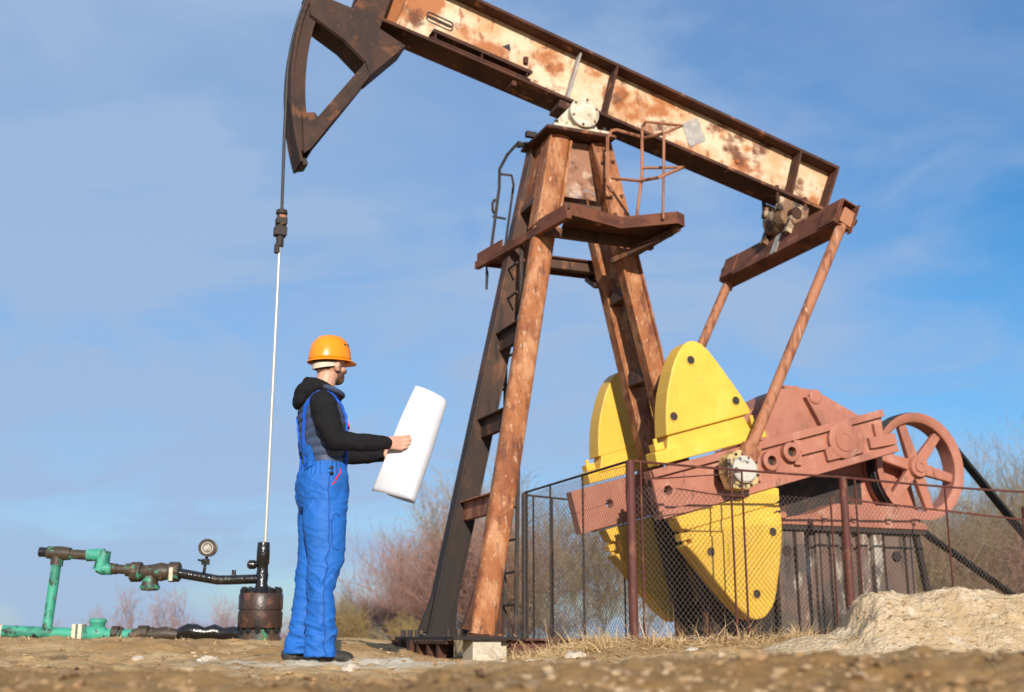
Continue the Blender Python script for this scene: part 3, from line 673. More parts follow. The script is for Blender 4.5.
    k = MB(); k.prism([(2.74, 1.9), (2.74, 2.10), (2.93, 2.27), (3.22, 2.38), (3.22, 1.9)], -.235, -.206)
    k.prism([(3.20, 2.442), (3.20, 2.47), (3.36, 2.47), (3.36, 2.437)], -.12, .12)
    k.prism([(2.64, 1.80), (3.90, 1.80), (3.90, 1.86), (2.64, 1.86)], -.26, .26)
    k.build('cover_plate', 'salmon', gb, bevel=.006)
    k = MB(); k.prism([(3.33, 2.34), (3.52, 2.37), (3.72, 2.06), (3.52, 2.02)], -.27, -.208); k.lathe([(0, .07), (.012, .07), (.018, .05), (.018, 0)], (3.43, -.27, 2.345), (0, -1, 0), 20)
    k.build('lifting_lug', 'salmon', gb, bevel=.004)
    k = MB(); k.prism([(2.72, 1.125), (4.46, 1.125), (4.46, 1.165), (4.10, 1.33), (3.45, 1.33), (3.20, 1.24), (2.72, 1.15)], -.46, .46)
    k.prism([(4.36, 1.186), (4.62, 1.186), (4.50, 1.78), (4.36, 1.78)], -.19, .19)
    gf = k.build('gearbox_foot', 'salmon', gb, bevel=.008)
    MB().prism([(2.70, 1.16), (3.92, 1.16), (3.92, 1.62), (2.70, 1.62)], -.225, .225).build('shadow_panel', 'darksteel', gb)  # added dark panel standing in for the crank's shadow on the lower gearbox
    b = MB()
    for x in (2.86, 3.3, 3.62, 4.0, 4.3): b.cyl((x, -.46, 1.20), (x, -.485, 1.20), .035, n=10)
    b.build('bolts', 'salmon', gf)
    MB().cyl((S.x, -.66, S.z), (S.x, .66, S.z), .11).build('crank_shaft', 'darksteel', gb, smooth=True)
    # belt wheel ----------------------------------------------------
    Cw = V((4.465, -.36, 1.728)); Rw = .51
    rim = MB().lathe([(.14, Rw-.055), (.14, Rw-.004), (.12, Rw-.010), (-.05, Rw-.010), (-.07, Rw), (-.07, Rw-.055), (-.045, Rw-.085), (.12, Rw-.085)], Cw, (0, 1, 0), 64, closed=True)
    wh = rim.build('belt_wheel', 'salmon', pump, smooth=True)
    sp = MB()
    for i in range(6):
        an = 2*pi*i/6+radians(-12); d_ = V((cos(an), 0, sin(an)))
        sp.bar(Cw+d_*.06+V((0, .02, 0)), Cw+d_*(Rw-.07)+V((0, .02, 0)), .115, .07, (0, 1, 0), .085, .055)
    sp.build('spoke', 'salmon', wh, bevel=.012)
    hb = MB().lathe([(.10, .10), (-.05, .105), (-.06, .098), (-.06, .062), (-.075, .058), (-.075, .03), (-.065, .026), (-.065, 0)], Cw, (0, 1, 0), 32); hb.build('hub', 'salmon', wh, smooth=True)
    MB().cyl(Cw+V((0, .09, 0)), Cw+V((0, .5, 0)), .05).build('input_shaft', 'darksteel', wh, smooth=True)
    Mm = V((6.55, -.36, .12)); rm = .13
    dv = Mm-Cw; D = sqrt(dv.x**2+dv.z**2); th = atan2(dv.z, dv.x)
    be = MB()
    bet = math.acos((Rw-rm)/D)
    up = th+bet; lo = th-bet
    for k in range(3):
        y0 = -.015+k*.042
        pts = []
        A_ = [up+(2*pi-2*bet)*i/40 for i in range(41)]
        for an in A_: pts.append(Cw+V((cos(an)*(Rw-.004), 0, sin(an)*(Rw-.004)))+V((0, y0, 0)))
        A2 = [lo+(2*bet)*i/12 for i in range(13)]
        for an in A2: pts.append(Mm+V((cos(an)*rm, 0, sin(an)*rm))+V((0, y0, 0)))
        pts.append(pts[0]); be.tube(pts, .015, 6)
    be.build('drive_belt', 'belt', pump)
    mo = MB().lathe([(.10, .05), (.10, .10), (.15, .19), (.60, .19), (.66, .15), (.66, .0)], Mm, (0, 1, 0), 24)
    mo.box(Mm+V((0, .38, -.17)), (.2, .24, .04))
    mt = mo.build('electric_motor', 'motor', pump, smooth=True)
    MB().lathe([(-.06, .0), (-.06, rm+.01), (.11, rm+.01), (.11, 0)], Mm, (0, 1, 0), 24).build('motor_sheave', 'darksteel', mt, smooth=True)
    # pedestal and skid -------------------------------------------------
    pd = MB().prism([(2.86, .10), (2.86, 1.08), (4.34, 1.08), (4.44, .10)], -.34, .34); ped = pd.build('pedestal', 'pedestal', pump)
    k = MB()
    for x0, x1 in ((2.84, 3.02), (3.04, 3.14), (3.26, 3.40), (3.42, 3.53), (3.56, 3.66), (3.72, 3.83), (3.88, 3.99), (4.02, 4.24), (4.26, 4.36)):
        k.prism([(x0, .10), (x1, .10), (x1-.02, 1.07), (x0+.0, 1.07)], -.405+.02*((x0*50) % 2), -.342)
    k.build('cladding_strip', 'pedestal', ped, bevel=.006)
    k = MB(); k.prism([(2.70, 1.082), (4.46, 1.082), (4.46, 1.122), (2.70, 1.122)], -.44, .44); k.build('top_plate', 'darksteel', ped, bevel=.004)
    k = MB(); k.cyl((2.93, -.386, .90), (2.93, -.412, .90), .045); k.cyl((4.13, -.386, .88), (4.13, -.412, .88), .045); k.build('port_hole', 'darksteel', ped)
    k = MB(); k.bar((4.40, -.36, 1.08), (4.56, -.36, .10), .05, .05, (0, 1, 0)); k.build('edge_strut', 'darksteel', ped)
    k = MB(); k.prism([(2.30, .16), (2.84, .16), (2.84, 1.0), (2.60, 1.0)], -.30, .30); k.build('brake_guard', 'darksteel', ped)
    sk = MB()
    for y in (-.40, .40):
        for z0, z1, hw in ((.130, .145, .07), (.02, .130, .008), (.0, .018, .07)): sk.box((2.45, y, (z0+z1)/2), (2.05, hw, (z1-z0)/2))
    for x in (1.2, 2.2, 3.2, 4.3): sk.box((x, 0, .08), (.05, .38, .05))
    sk.build('skid_frame', 'fence', pump)
    fp = MB().slab([(-.28, -.72), (.28, -.72), (.28, .84), (-.28, .84)], .135, .160); f_ = fp.build('base_plate', 'leg_dark', pump, bevel=.003)
    k = MB()
    for y in (-.30, -.05, .22, .50, .74): k.box((-.24, y, .05), (.035, .025, .083))
    k.box((-.12, .30, .05), (.02, .50, .082)); k.box((-.25, .02, .118), (.03, .55, .015))
    for y in (.36, .62, .80): k.box((-.285, y, .09), (.02, .05, .045))
    k.build('base_rib', 'flange', f_, bevel=.003)
    b = MB()
    for y in (-.66, -.42, .38, .58, .78): b.cyl((-.22, y, .16), (-.22, y, .215), .022, n=6); b.cyl((.20, y, .16), (.20, y, .22), .022, n=6)
    b.build('bolts', 'fencedark', f_)
drive()

# concrete footing under the near front leg
ft = thing('concrete_footing', pw(0, -.56), 'pale square concrete footing under the sunlit front leg of the pump', 'footing', PA)
MB().box((.0, 0, .035), (.115, .115, .098)).build('block', 'concrete', ft, bevel=.006)
MB().box((.16, .02, .03), (.030, .06, .098)).build('shim_block', 'concrete', ft, bevel=.005)

# ------------------------------------------------------------------ polished rod hanging from the horsehead
pr = thing('polished_rod', pw(-1.588, 0), 'pale polished rod hanging on a dark wire rope above the wellhead', 'rod', PA)
r = MB(); cx, cz, Rr = 1.0, 4.75, 2.594
for y in (-.018, .018):
    pts = [(cx-Rr*cos(a)+1.588, y, cz+Rr*sin(a)) for a in [radians(40-40*i/24) for i in range(25)]]+[(-.004, y, 4.2), (.005, y*.7, 3.56)]
    r.tube(pts, .0105, 8)
r.build('wire_rope', 'rope', pr, smooth=True)
c = MB(); c.tube([(.005, 0, 3.60), (.005, 0, 3.56)], [.045, .05], 12); c.box((.005, 0, 3.50), (.045, .04, .030)); c.box((.0, 0, 3.41), (.050, .045, .040)); c.cyl((.0, 0, 3.56), (0, 0, 3.28), .032, n=12); c.cyl((-.02, 0, 3.30), (-.02, 0, 3.22), .025, n=10)
c.build('rod_clamp', 'darksteel', pr, bevel=.01)
MB().cyl((.01, 0, 3.55), (.01, 0, 3.47), .04, n=10).build('clamp_sleeve', 'pitman', pr)
MB().cyl((0, 0, .80), (0, 0, 3.30), .0125, n=12).build('rod', 'rod', pr, smooth=True)

# ------------------------------------------------------------------ wellhead and flow line
WH = pw(-1.6, 0); WX, WY = WH.x, WH.y
wh = thing('wellhead', (WX, WY, 0), 'oil blackened bolted wellhead with upright stuffing box around the rod', 'wellhead')
k = MB().lathe([(.225, .135), (.225, .165), (.235, .168), (.345, .168), (.350, .160), (.358, .160), (.363, .168), (.470, .168), (.482, .160), (.482, .06)], (0, 0, 0), (0, 0, 1), 40)
k.build('flange', 'wellflange', wh, smooth=True)
b = MB()
for i in range(12):
    a = 2*pi*i/12+.1; x, y = .138*cos(a), .138*sin(a)
    b.cyl((x, y, .48), (x, y, .515), .024, n=6); b.cyl((x, y, .515), (x, y, .53), .014, n=8); b.cyl((x, y, .19), (x, y, .226), .024, n=6); b.cyl((x, y, .17), (x, y, .19), .014, n=8)
b.build('bolts', 'oil', wh)
MB().lathe([(-.05, .19), (.06, .19), (.14, .165), (.20, .14), (.226, .13)], (0, 0, 0), (0, 0, 1), 32).build('casing_base', 'wellbase', wh, smooth=True)
MB().lathe([(.48, .075), (.52, .055), (.56, .042), (.62, .048), (.66, .042), (.70, .042), (.71, .05), (.80, .050), (.87, .046), (.872, .03)], (0, 0, 0), (0, 0, 1), 24).build('stuffing_box', 'oil', wh, smooth=True)
MB().lathe([(0, .02), (.02, .035), (.06, .035), (.075, .02)], (-.04, -.01, .70), (-1, 0, 0), 14).build('side_plug', 'oil', wh, smooth=True)

def PX(u): return (u-512)/1219*9.4-WX
def PZ(v): return .15+(638-v)/1234*9.4
FL = thing('flow_line', (WX-.7, WY, 0), 'elevated green and black flow pipe running left from the wellhead with valve', 'pipe')
O7 = .7
def fx(u): return PX(u)+O7
k = MB().tube([(O7-.03, 0, PZ(580)), (fx(228), 0, PZ(581)), (fx(218), 0, PZ(581)), (fx(178), 0, PZ(574))], [.036, .036, .036, .038], 16); k.build('outlet_pipe', 'oil', FL, smooth=True)
k = MB(); k.cyl((fx(234), 0, PZ(578)), (fx(234), 0, PZ(571)), .016, n=10); k.build('drain_plug', 'oil', FL)
g = MB().lathe([(-.03, .0), (-.03, .060), (-.022, .066), (.03, .066), (.03, .0)], (fx(207), 0, PZ(549)), (0, 1, 0), 28); ga = g.build('pressure_gauge', 'gaugeface', FL, smooth=True)
MB().lathe([(0, .048), (0, .068), (-.012, .068), (-.012, .048)], (fx(207), -.03, PZ(549)), (0, 1, 0), 28, closed=True).build('bezel', 'wellflange', ga, smooth=True)
MB().lathe([(0, .03), (0, .036), (-.004, .036), (-.004, .03)], (fx(207), -.031, PZ(549)), (0, 1, 0), 20, closed=True).build('dial_ring', 'wellflange', ga)
k = MB(); k.tube([(fx(204), 0, PZ(574)), (fx(205), 0, PZ(563)), (fx(206.5), 0, PZ(556))], [.013, .012, .012], 8); k.box((fx(205), 0, PZ(563)), (.028, .02, .022)); k.tube([(fx(205), -.01, PZ(563)), (fx(198), -.03, PZ(561))], .008, 6)
k.build('gauge_cock', 'oil', ga)
zc = PZ(573)
v = MB(); 
for u0, u1, r_ in ((169, 180, .078), (131, 142, .078)):
    v.cyl((fx(u0), 0, zc), (fx(u1), 0, zc), r_, n=8)
vo = v.build('valve_union', 'greendark', FL, bevel=.008)
v = MB().lathe([(fx(142)-fx(142), .05), (.06, .055), (.10, .062), (.15, .072), (.19, .062), (.22, .055)], (fx(142), 0, zc), (1, 0, 0), 20); v.lathe([(0, .055), (.05, .06), (.09, .075), (.11, .06), (.115, 0)], (fx(151), 0, zc-.03), (0, 0, -1), 20)
vv = v.build('valve_body', 'greendark', FL, smooth=True)
MB().lathe([(0, .076), (.025, .074), (.03, .05), (.03, 0)], (fx(151), 0, zc-.105), (0, 0, -1), 20).build('valve_cap', 'green', vv, smooth=True)
MB().box((fx(174), -.075, zc-.02), (.014, .012, .05)).build('brass_tab', 'palecast', vo)
k = MB().tube([(fx(133), 0, PZ(571)), (fx(112), 0, PZ(570))], .036, 14); k.cyl((fx(117), 0, PZ(570)), (fx(108), 0, PZ(570)), .042, n=14); k.cyl((fx(133), 0, PZ(571)), (fx(126), 0, PZ(571)), .050, n=14); k.build('nipple', 'greendark', FL, smooth=True)
k = MB().tube([(fx(112), 0, PZ(570)), (fx(103), 0, PZ(570)), (fx(98.5), 0, PZ(568))], [.046, .048, .046], 14); k.tube([(fx(98.5), 0, PZ(572)), (fx(102), 0, PZ(563)), (fx(103.5), 0, PZ(552))], [.05, .052, .046], 14); k.tube([(fx(103.5), 0, PZ(555.5)), (fx(97), 0, PZ(556)), (fx(86), 0, PZ(556.5))], [.044, .048, .046], 14)
k.build('elbow', 'green', FL, smooth=True)
MB().tube([(fx(87), 0, PZ(556.5)), (fx(68), 0, PZ(555))], .038, 14).build('nipple', 'greendark', FL, smooth=True)
k = MB().tube([(fx(69), 0, PZ(555)), (fx(60), 0, PZ(554.5)), (fx(46), 0, PZ(553.5))], [.048, .055, .048], 14); k.cyl((fx(56.5), 0, PZ(554)), (fx(56), 0, PZ(566)), .048, n=14); k.build('tee', 'greendark', FL, smooth=True)
MB().tube([(fx(47), 0, PZ(553.5)), (fx(38), 0, PZ(553))], .038, 12).build('capped_stub', 'oil', FL, smooth=True)
k = MB().tube([(fx(56.3), 0, PZ(559)), (fx(52), 0, PZ(629))], .037, 16); k.cyl((fx(56.6), 0, PZ(560)), (fx(56.2), 0, PZ(567)), .046, n=16); k.build('riser', 'green', FL, smooth=True)

GL = thing('ground_pipe', (WX-1.3, WY, 0), 'green pipe with clamps and fittings lying behind the dirt bank at left', 'pipe')
O8 = 1.3
def hx(u): return PX(u)+O8
k = MB().tube([(hx(-130), .0, PZ(627)), (hx(0), 0, PZ(631)), (hx(80), 0, PZ(634)), (hx(118), 0, PZ(635)), (hx(150), 0, PZ(636))], .044, 16); k.build('pipe_run', 'green', GL, smooth=True)
MB().cyl((hx(0), 0, PZ(631)), (hx(9), 0, PZ(631.3)), .047, n=16).build('worn_band', 'stone', GL, smooth=True)
k = MB()
for u in (81, 87): k.box((hx(u), 0, PZ(632)), (.016, .06, .058))
k.build('pipe_clamp', 'palecast', GL, bevel=.006)
k = MB().lathe([(0, .05), (.05, .062), (.1, .07), (.13, .06), (.16, .045)], (hx(90), 0, PZ(634)), (1, 0, 0), 18); k.lathe([(0, .05), (.06, .055), (.07, .065), (.09, .065), (.10, .05), (.10, 0)], (hx(102), 0, PZ(632)), (0, 0, 1), 18)
k.build('gate_valve', 'green', GL, smooth=True)
k = MB()
for u0, u1, r_ in ((117, 124, .062), (124.5, 128, .05), (143, 153, .066), (155, 158, .054)): k.cyl((hx(u0), 0, PZ(634)), (hx(u1), 0, PZ(634)), r_, n=10)
k.build('union_nut', 'greendark', GL, bevel=.006)
k = MB().tube([(hx(137), 0, PZ(635)), (hx(158), 0, PZ(635)), (hx(170), 0, PZ(634)), (hx(182), 0, PZ(635))], [.05, .05, .056, .04], 14); k.build('elbow', 'greendark', GL, smooth=True)
HS = thing('oily_hose', (WX-.45, WY, 0), 'black oil soaked lumpy hose lying beside the wellhead base', 'hose')
k = MB().tube([(PX(178)+.45, .02, PZ(636)), (PX(185)+.45, .0, PZ(633)), (PX(192)+.45, .0, PZ(631)), (PX(200)+.45, 0, PZ(632)), (PX(208)+.45, 0, PZ(633)), (PX(217)+.45, .02, PZ(631.5)), (PX(226)+.45, .02, PZ(634)), (PX(236)+.45, .0, PZ(633)), (.40, 0, PZ(636))], [.03, .045, .056, .058, .042, .055, .045, .05, .05], 14)
k.build('hose_body', 'oil', HS, smooth=True)

# ------------------------------------------------------------------ chain link fence around the cranks
def fence():
    P0 = pw(.90, -1.35); P1 = pw(2.97, -1.20); P2 = pw(5.20, -.99); PB = pw(.95, .86); PR = pw(1.85, 1.40); PR2 = pw(3.4, 1.45)
    F = thing('chain_link_fence', (P0.x, P0.y, .08), 'rusty chain link fence on angle iron frames enclosing the pump cranks', 'fence')
    off = V((P0.x, P0.y, .08))
    def post(p, h, r=.030, mat='fence', base=-.05):
        MB().tube([p-off+V((0, 0, base)), p-off+V((0, 0, h-.04)), p-off+V((0, 0, h-.01))], [r, r, r*.8], 14).build('post', mat, F, smooth=True)
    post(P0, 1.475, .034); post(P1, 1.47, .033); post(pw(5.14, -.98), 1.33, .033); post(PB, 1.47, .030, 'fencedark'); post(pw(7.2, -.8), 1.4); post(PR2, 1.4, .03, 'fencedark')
    def panel(A, B, zt0, zt1, zb, mat, zm=None, bars=(), mesh=True, sag=0, midbar=True):
        A = A-off; B = B-off; d = (B-A); Ln = V((d.x, d.y, 0)).length; d = V((d.x, d.y, 0)).normalized()
        q = lambda s, z: A+d*s+V((0, 0, z-A.z-off.z))
        zt = lambda s: zt0+(zt1-zt0)*s/Ln
        fr = MB(); n = 8
        fr.tube([q(Ln*i/n, zt(Ln*i/n)-sag*4*(i/n)*(1-i/n)) for i in range(n+1)], .0105, 6)
        zm_ = zm or (lambda s: zt(s)-.02)
        if zm and midbar: fr.bar(q(0.04, zm_(0)), q(Ln-.04, zm_(Ln)), .018, .012)
        fr.bar(q(0.03, zb+.012), q(Ln-.03, zb+.012), .035, .03)
        for s in bars: fr.bar(q(s, zb), q(s, zm_(s) if (zm and s > Ln-.2) else zt(s)-.006), .014, .011, d)
        o = fr.build('panel_frame', mat, F)
        if not mesh: return
        w = MB(); cell = .0455; wr_ = .0018 if mat == 'fence' else .0014; nrm = V((-d.y, d.x, 0)); z0 = zb+.03
        H_ = max(zm_(0), zm_(Ln))-z0; k = -int(H_/cell)-1
        def topz(s): return zm_(s)-z0
        while k*cell < Ln+H_:
            for sg in (1, -1):
                s0 = k*cell
                pts = []
                for i in range(0, 41):
                    h = H_*i/40; s = s0+h*.92 if sg > 0 else s0+H_-h*.92
                    if .03 <= s <= Ln-.03 and h <= topz(s): pts.append(q(s, z0+h)+nrm*.0016*sg)
                if len(pts) >= 2: w.tube([pts[0], pts[-1]], wr_, 3, cap=False)
            k += 1
        w.build('wire_mesh', 'wire', o, fix=False, split=False)
    L1 = (P1-P0).length
    panel(P0, P1, 1.462, 1.455, .12, 'fence', zm=lambda s: 1.30-.01*s, bars=(.09, .93, 1.04, 1.93), sag=.008, midbar=False)
    L2 = (P2-P1).length
    panel(P1, P2, 1.455, 1.452, .12, 'fence', zm=lambda s: 1.27-.035*s, bars=(.13, 1.17, L2-.12), sag=.012)
    panel(P2, pw(7.2, -.8), 1.452, 1.40, .12, 'fence', bars=(.6, 1.2), mesh=True)
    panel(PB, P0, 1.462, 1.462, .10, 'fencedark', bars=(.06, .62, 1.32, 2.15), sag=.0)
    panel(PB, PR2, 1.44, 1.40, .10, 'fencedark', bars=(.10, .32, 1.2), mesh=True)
    lw = MB(); a_ = pw(1.3, -1.34, 1.27)-off; b_ = pw(1.95, -1.30, 1.24)-off; lw.tube([a_, a_.lerp(b_, .5)-V((0, 0, .012)), b_], .006, 5)
    a_ = pw(1.12, -1.34, 1.335)-off; b_ = pw(1.86, -1.28, 1.42)-off; lw.tube([a_+V((-.1, 0, .01)), a_, b_], .006, 5)
    lw.build('loose_wire', 'fence', F)
    return F
fence()

# ------------------------------------------------------------------ sand heap, stones, clods, straw
HPX = [-1.9, -1.45, -1.20, -.99, -.79, -.70, -.61, -.51, -.33, -.23, -.13, .03, .16, .34, .55, .85, 1.2, 1.6, 2.2]
HPZ = [0, .03, .085, .13, .15, .20, .36, .425, .425, .40, .445, .475, .465, .44, .41, .36, .27, .12, 0]
def heap_h(x, y):
    """height of the heap above z=0, local coordinates"""
    wx = x+.10*fbm(y*3+7, x*2.2, 3); e = np.interp(wx, HPX, HPZ)
    ys = np.where(y < 0, .58, .48)+.10*fbm(x*2.1+3, y*0+1, 3)
    e = e*np.exp(-np.abs(y/ys)**2.3)
    k = sstep(.03, .25, e)
    return e+k*(.050*fbm(x*3.2, y*3.2, 5, .5)+.030*np.maximum(fbm(x*8+3, y*8, 4, .6), -.2)+.014*fbm(x*30+3, y*30, 3, .6))
def sand_heap():
    HX, HY = 2.92, 8.25
    n, m = 330, 220
    x = np.linspace(-1.7, 2.0, n); y = np.linspace(-1.15, 1.15, m); X, Y = np.meshgrid(x, y, indexing='ij')
    e = heap_h(X, Y); g = ground_z(X+HX, Y+HY)
    edge = np.maximum(np.abs(X-.15)/1.85, np.abs(Y)/1.15); fall = sstep(.80, 1, edge)
    Z = np.where(e > .0, g*.6+e, g)-.05*fall-.035
    vs = np.stack([X, Y, Z], -1).reshape(-1, 3)
    i, j = np.meshgrid(np.arange(n-1), np.arange(m-1), indexing='ij')
    q = np.stack([i*m+j, (i+1)*m+j, (i+1)*m+j+1, i*m+j+1], -1).reshape(-1, 4)
    me = bpy.data.meshes.new('sand_heap'); me.from_pydata(vs.tolist(), [], q.tolist()); me.polygons.foreach_set('use_smooth', [True]*len(me.polygons)); me.materials.append(M['sand'])
    o = bpy.data.objects.new('sand_heap', me); COL.objects.link(o); o.location = (HX, HY, 0)
    tag(o, 'low heap of pale excavated sand in front of the fence', 'sand heap')
    return HX, HY
HX, HY = sand_heap()

def blob(r, sub=2, amp=.35, sq=(1, 1, .7), seed=0):
    bm = bmesh.new(); bmesh.ops.create_icosphere(bm, subdivisions=sub, radius=1)
    vs = []
    for v in bm.verts:
        d = 1+amp*mnoise.noise(v.co*1.3+V((seed*7.1, seed*3.3, 0)))+amp*.5*mnoise.noise(v.co*3.1+V((seed, 5, seed)))
        vs.append((v.co.x*d*r*sq[0], v.co.y*d*r*sq[1], v.co.z*d*r*sq[2]))
    fs = [tuple(v.index for v in f.verts) for f in bm.faces]; bm.free(); return vs, fs
stones = [(.42, 8.2, .055, 'chunky pale stone on the straw in front of the fence'), (-.72, 5.55, .035, 'small pale stone in the sand spill before the worker'), (-1.62, 6.6, .04, 'flat whitish stone on the bank below the flow line'),
          (.12, 6.6, .03, 'small rounded pale stone on bare dirt near the middle'), (1.15, 7.9, .03, 'thin white stone chip at the end of the fence'), (1.25, 5.0, .045, 'brown stone half buried before the sand heap'), (-2.2, 7.3, .03, 'little pale stone on the bank at the far left'),
          (3.55, 7.75, .06, 'largest yellowish stone resting on the sand heap'), (-.3, 4.6, .04, 'ochre stone in the bare foreground dirt')]
for i, (x, y, r_, lb) in enumerate(stones):
    vs, fs = blob(r_, 3, .5, (1.25, 1, .62), i+2); m = MB(); m.add(vs, fs); o = m.build('stone', 'stone', smooth=True)
    z = gz(x, y)+r_*.25
    if i == 7: z = .40
    o.location = (x, y, z); tag(o, lb, 'stone', 'loose pale stones')
def clods():
    m = MB(); protos = [blob(1, 1, .95, (1.1, .9, .55), k) for k in range(9)]
    for _ in range(7500):
        r_ = math.exp(random.uniform(math.log(2.2), math.log(9.5))); a = radians(random.uniform(-30, 30)); x = r_*sin(a); y = r_*cos(a)
        if math.hypot(x+.95, y-6.75) < .28: continue
        s = .003+.016*random.random()**3.4; vs, fs = protos[random.randrange(9)]; z = gz(x, y); t = random.uniform(0, 6.28); c_, s_ = cos(t), sin(t)
        m.add([((p[0]*c_-p[1]*s_)*s+x, (p[0]*s_+p[1]*c_)*s+y, p[2]*s+z+s*.2) for p in vs], fs)
    for _ in range(1500):
        lx = random.uniform(-1.2, 1.6); ly = random.uniform(-1.0, .5); s = .004+.014*random.random()**3
        z = float(heap_h(np.array([lx]), np.array([ly]))[0])
        if z < .05: continue
        z += gz(lx+HX, ly+HY)*.6-.035
        vs, fs = protos[random.randrange(9)]; m.add([(p[0]*s+lx+HX, p[1]*s+ly+HY, p[2]*s+z) for p in vs], fs)
    o = m.build('dirt_clods', 'pebble', fix=False, smooth=False); tag(o, 'crumbled dirt clods scattered over the dry ground', 'dirt', kind='stuff')
clods()
def straw():
    m = MB()
    def blade(b, d, L_, w, bend):
        b = V(b); d = V(d).normalized(); side = d.cross(V((0, 0, 1)));
        side = side.normalized() if side.length > .01 else V((1, 0, 0))
        pts = [b]; p = b.copy(); dd = d.copy()
        for i in range(3):
            dd = (dd+V((bend[0], bend[1], bend[2]))*.5).normalized(); p = p+dd*L_/3; pts.append(p.copy())
        ws = (w, w*.85, w*.6, w*.15); vs = []
        up = V((random.uniform(-.4, .4), random.uniform(-.4, .4), random.uniform(-.4, .4)))
        sd = (side+up).normalized()
        for q, ww in zip(pts, ws): vs += [q-sd*ww, q+sd*ww]
        m.add(vs, [(0, 1, 3, 2), (2, 3, 5, 4), (4, 5, 7, 6)])
    fd = (pw(2.97, -1.2)-pw(.9, -1.35)).normalized()
    def tuft(x, y, n, h, spread):
        for _ in range(n):
            a = random.uniform(0, 6.28); rr = spread*random.random()**.7; bx, by = x+rr*cos(a), y+rr*sin(a)
            lean = random.uniform(.2, 2.4); d = (cos(a+random.uniform(-1, 1))*lean, sin(a+random.uniform(-1, 1))*lean, 1)
            blade((bx, by, gz(bx, by)-.005), d, h*random.uniform(.5, 1.2), random.uniform(.0015, .0035), (random.uniform(-.5, .5), random.uniform(-.5, .5), random.uniform(-.9, .1)))
    # thatch along the bottom of the fence, in uneven clumps
    def mat(x, y, n, h, spread):
        for _ in range(n):
            a = random.uniform(0, 6.28); rr = spread*random.random()**.6; bx, by = x+rr*cos(a), y+rr*sin(a); a2 = random.uniform(0, 6.28); lean = random.uniform(.6, 5)
            z = gz(bx, by)+random.uniform(0, h*.55)*(1-rr/spread)
            blade((bx, by, z), (cos(a2)*lean, sin(a2)*lean, random.uniform(.2, 1)), random.uniform(.10, .30), random.uniform(.0014, .0032), (random.uniform(-.8, .8), random.uniform(-.5, .5), random.uniform(-.9, .0)))
    for _ in range(340):
        s = random.uniform(-.95, 1.7); p = pw(.9, -1.35)+fd*s; o = random.triangular(-.7, .10, -.12)
        cl = .5+1.1*max(0, mnoise.noise(V((s*2.3, o*2, 3)))+.25)
        mat(p.x+o*.2, p.y+o, 26, .15*cl*(1 if s > -.1 else .75), .16)
        if random.random() < .45: tuft(p.x+o*.2, p.y+o, 7, random.uniform(.08, .22)*cl, .10)
    for _ in range(90):
        t = random.random(); p = pw(.95, .86).lerp(pw(.9, -1.35), t); mat(p.x+random.uniform(-.5, .12), p.y+random.uniform(-.15, .1), 18, random.uniform(.05, .13), .14)
    for _ in range(150):
        p = pw(random.uniform(.15, .9), random.uniform(-1.35, -.75)); mat(p.x, p.y, 18, random.uniform(.04, .14), .15)
    for _ in range(260):                                            # lying straw on the dirt
        x = random.uniform(-.8, 1.6); y = random.uniform(6.9, 8.8); 
        if math.hypot(x+.95, y-6.75) < .3: continue
        for _k in range(9):
            a = random.uniform(0, 6.28); bx, by = x+random.gauss(0, .1), y+random.gauss(0, .1)
            blade((bx, by, gz(bx, by)+.004), (cos(a), sin(a), random.uniform(-.05, .25)), random.uniform(.05, .14), .0018, (0, 0, random.uniform(-.15, .1)))
    for _ in range(60):                                             # sparse along the left bank
        x = random.uniform(-3.8, -1.3); y = random.uniform(8.3, 9.0); tuft(x, y, 6, random.uniform(.015, .045), .08)
    # tall dead stalks at the corner post
    for s in (.12, .2, .3, .36, .5, .58, .62):
        p = pw(.9, -1.35)+fd*s+V((0, -.06, 0)); h = random.uniform(.16, .36)
        blade((p.x, p.y, gz(p.x, p.y)), (random.uniform(-.2, .2), 0, 1), h, .006, (random.uniform(-.1, .1), 0, 0))
    p = pw(1.25, -1.42); blade((p.x+.15, p.y, .11), (1.0, 0, .25), .62, .005, (-.1, 0, .45))
    o = m.build('dry_grass', 'straw', fix=False); tag(o, 'dead straw coloured grass matted along the fence and dirt', 'grass', kind='stuff')
straw()
# ------------------------------------------------------------------ the worker
def smooth_path(pts, n=6):
    out = []; P = [V(p) for p in pts]
    for i in range(len(P)-1):
        p0 = P[max(i-1, 0)]; p1 = P[i]; p2 = P[i+1]; p3 = P[min(i+2, len(P)-1)]
        for k in range(n):
            t = k/n; out.append(.5*((2*p1)+(p2-p0)*t+(2*p0-5*p1+4*p2-p3)*t*t+(3*p1-p0-3*p2+p3)*t**3))
    out.append(P[-1]); return out
def loft(m, rings, n=28):
    """rings: (cx, cy, cz, rx, ry[, slope of the ring plane along x])"""
    vs = []; fs = []
    for r_ in rings:
        cx, cy, cz, rx, ry = r_[:5]; sl = r_[5] if len(r_) > 5 else 0
        for k in range(n):
            a = 2*pi*k/n; vs.append((cx+rx*cos(a), cy+ry*sin(a), cz+sl*rx*cos(a)))
    for i in range(len(rings)-1):
        for k in range(n): fs.append((i*n+k, i*n+(k+1) % n, (i+1)*n+(k+1) % n, (i+1)*n+k))
    fs += [tuple(range(n-1, -1, -1)), tuple(range((len(rings)-1)*n, len(rings)*n))]
    m.add(vs, fs)
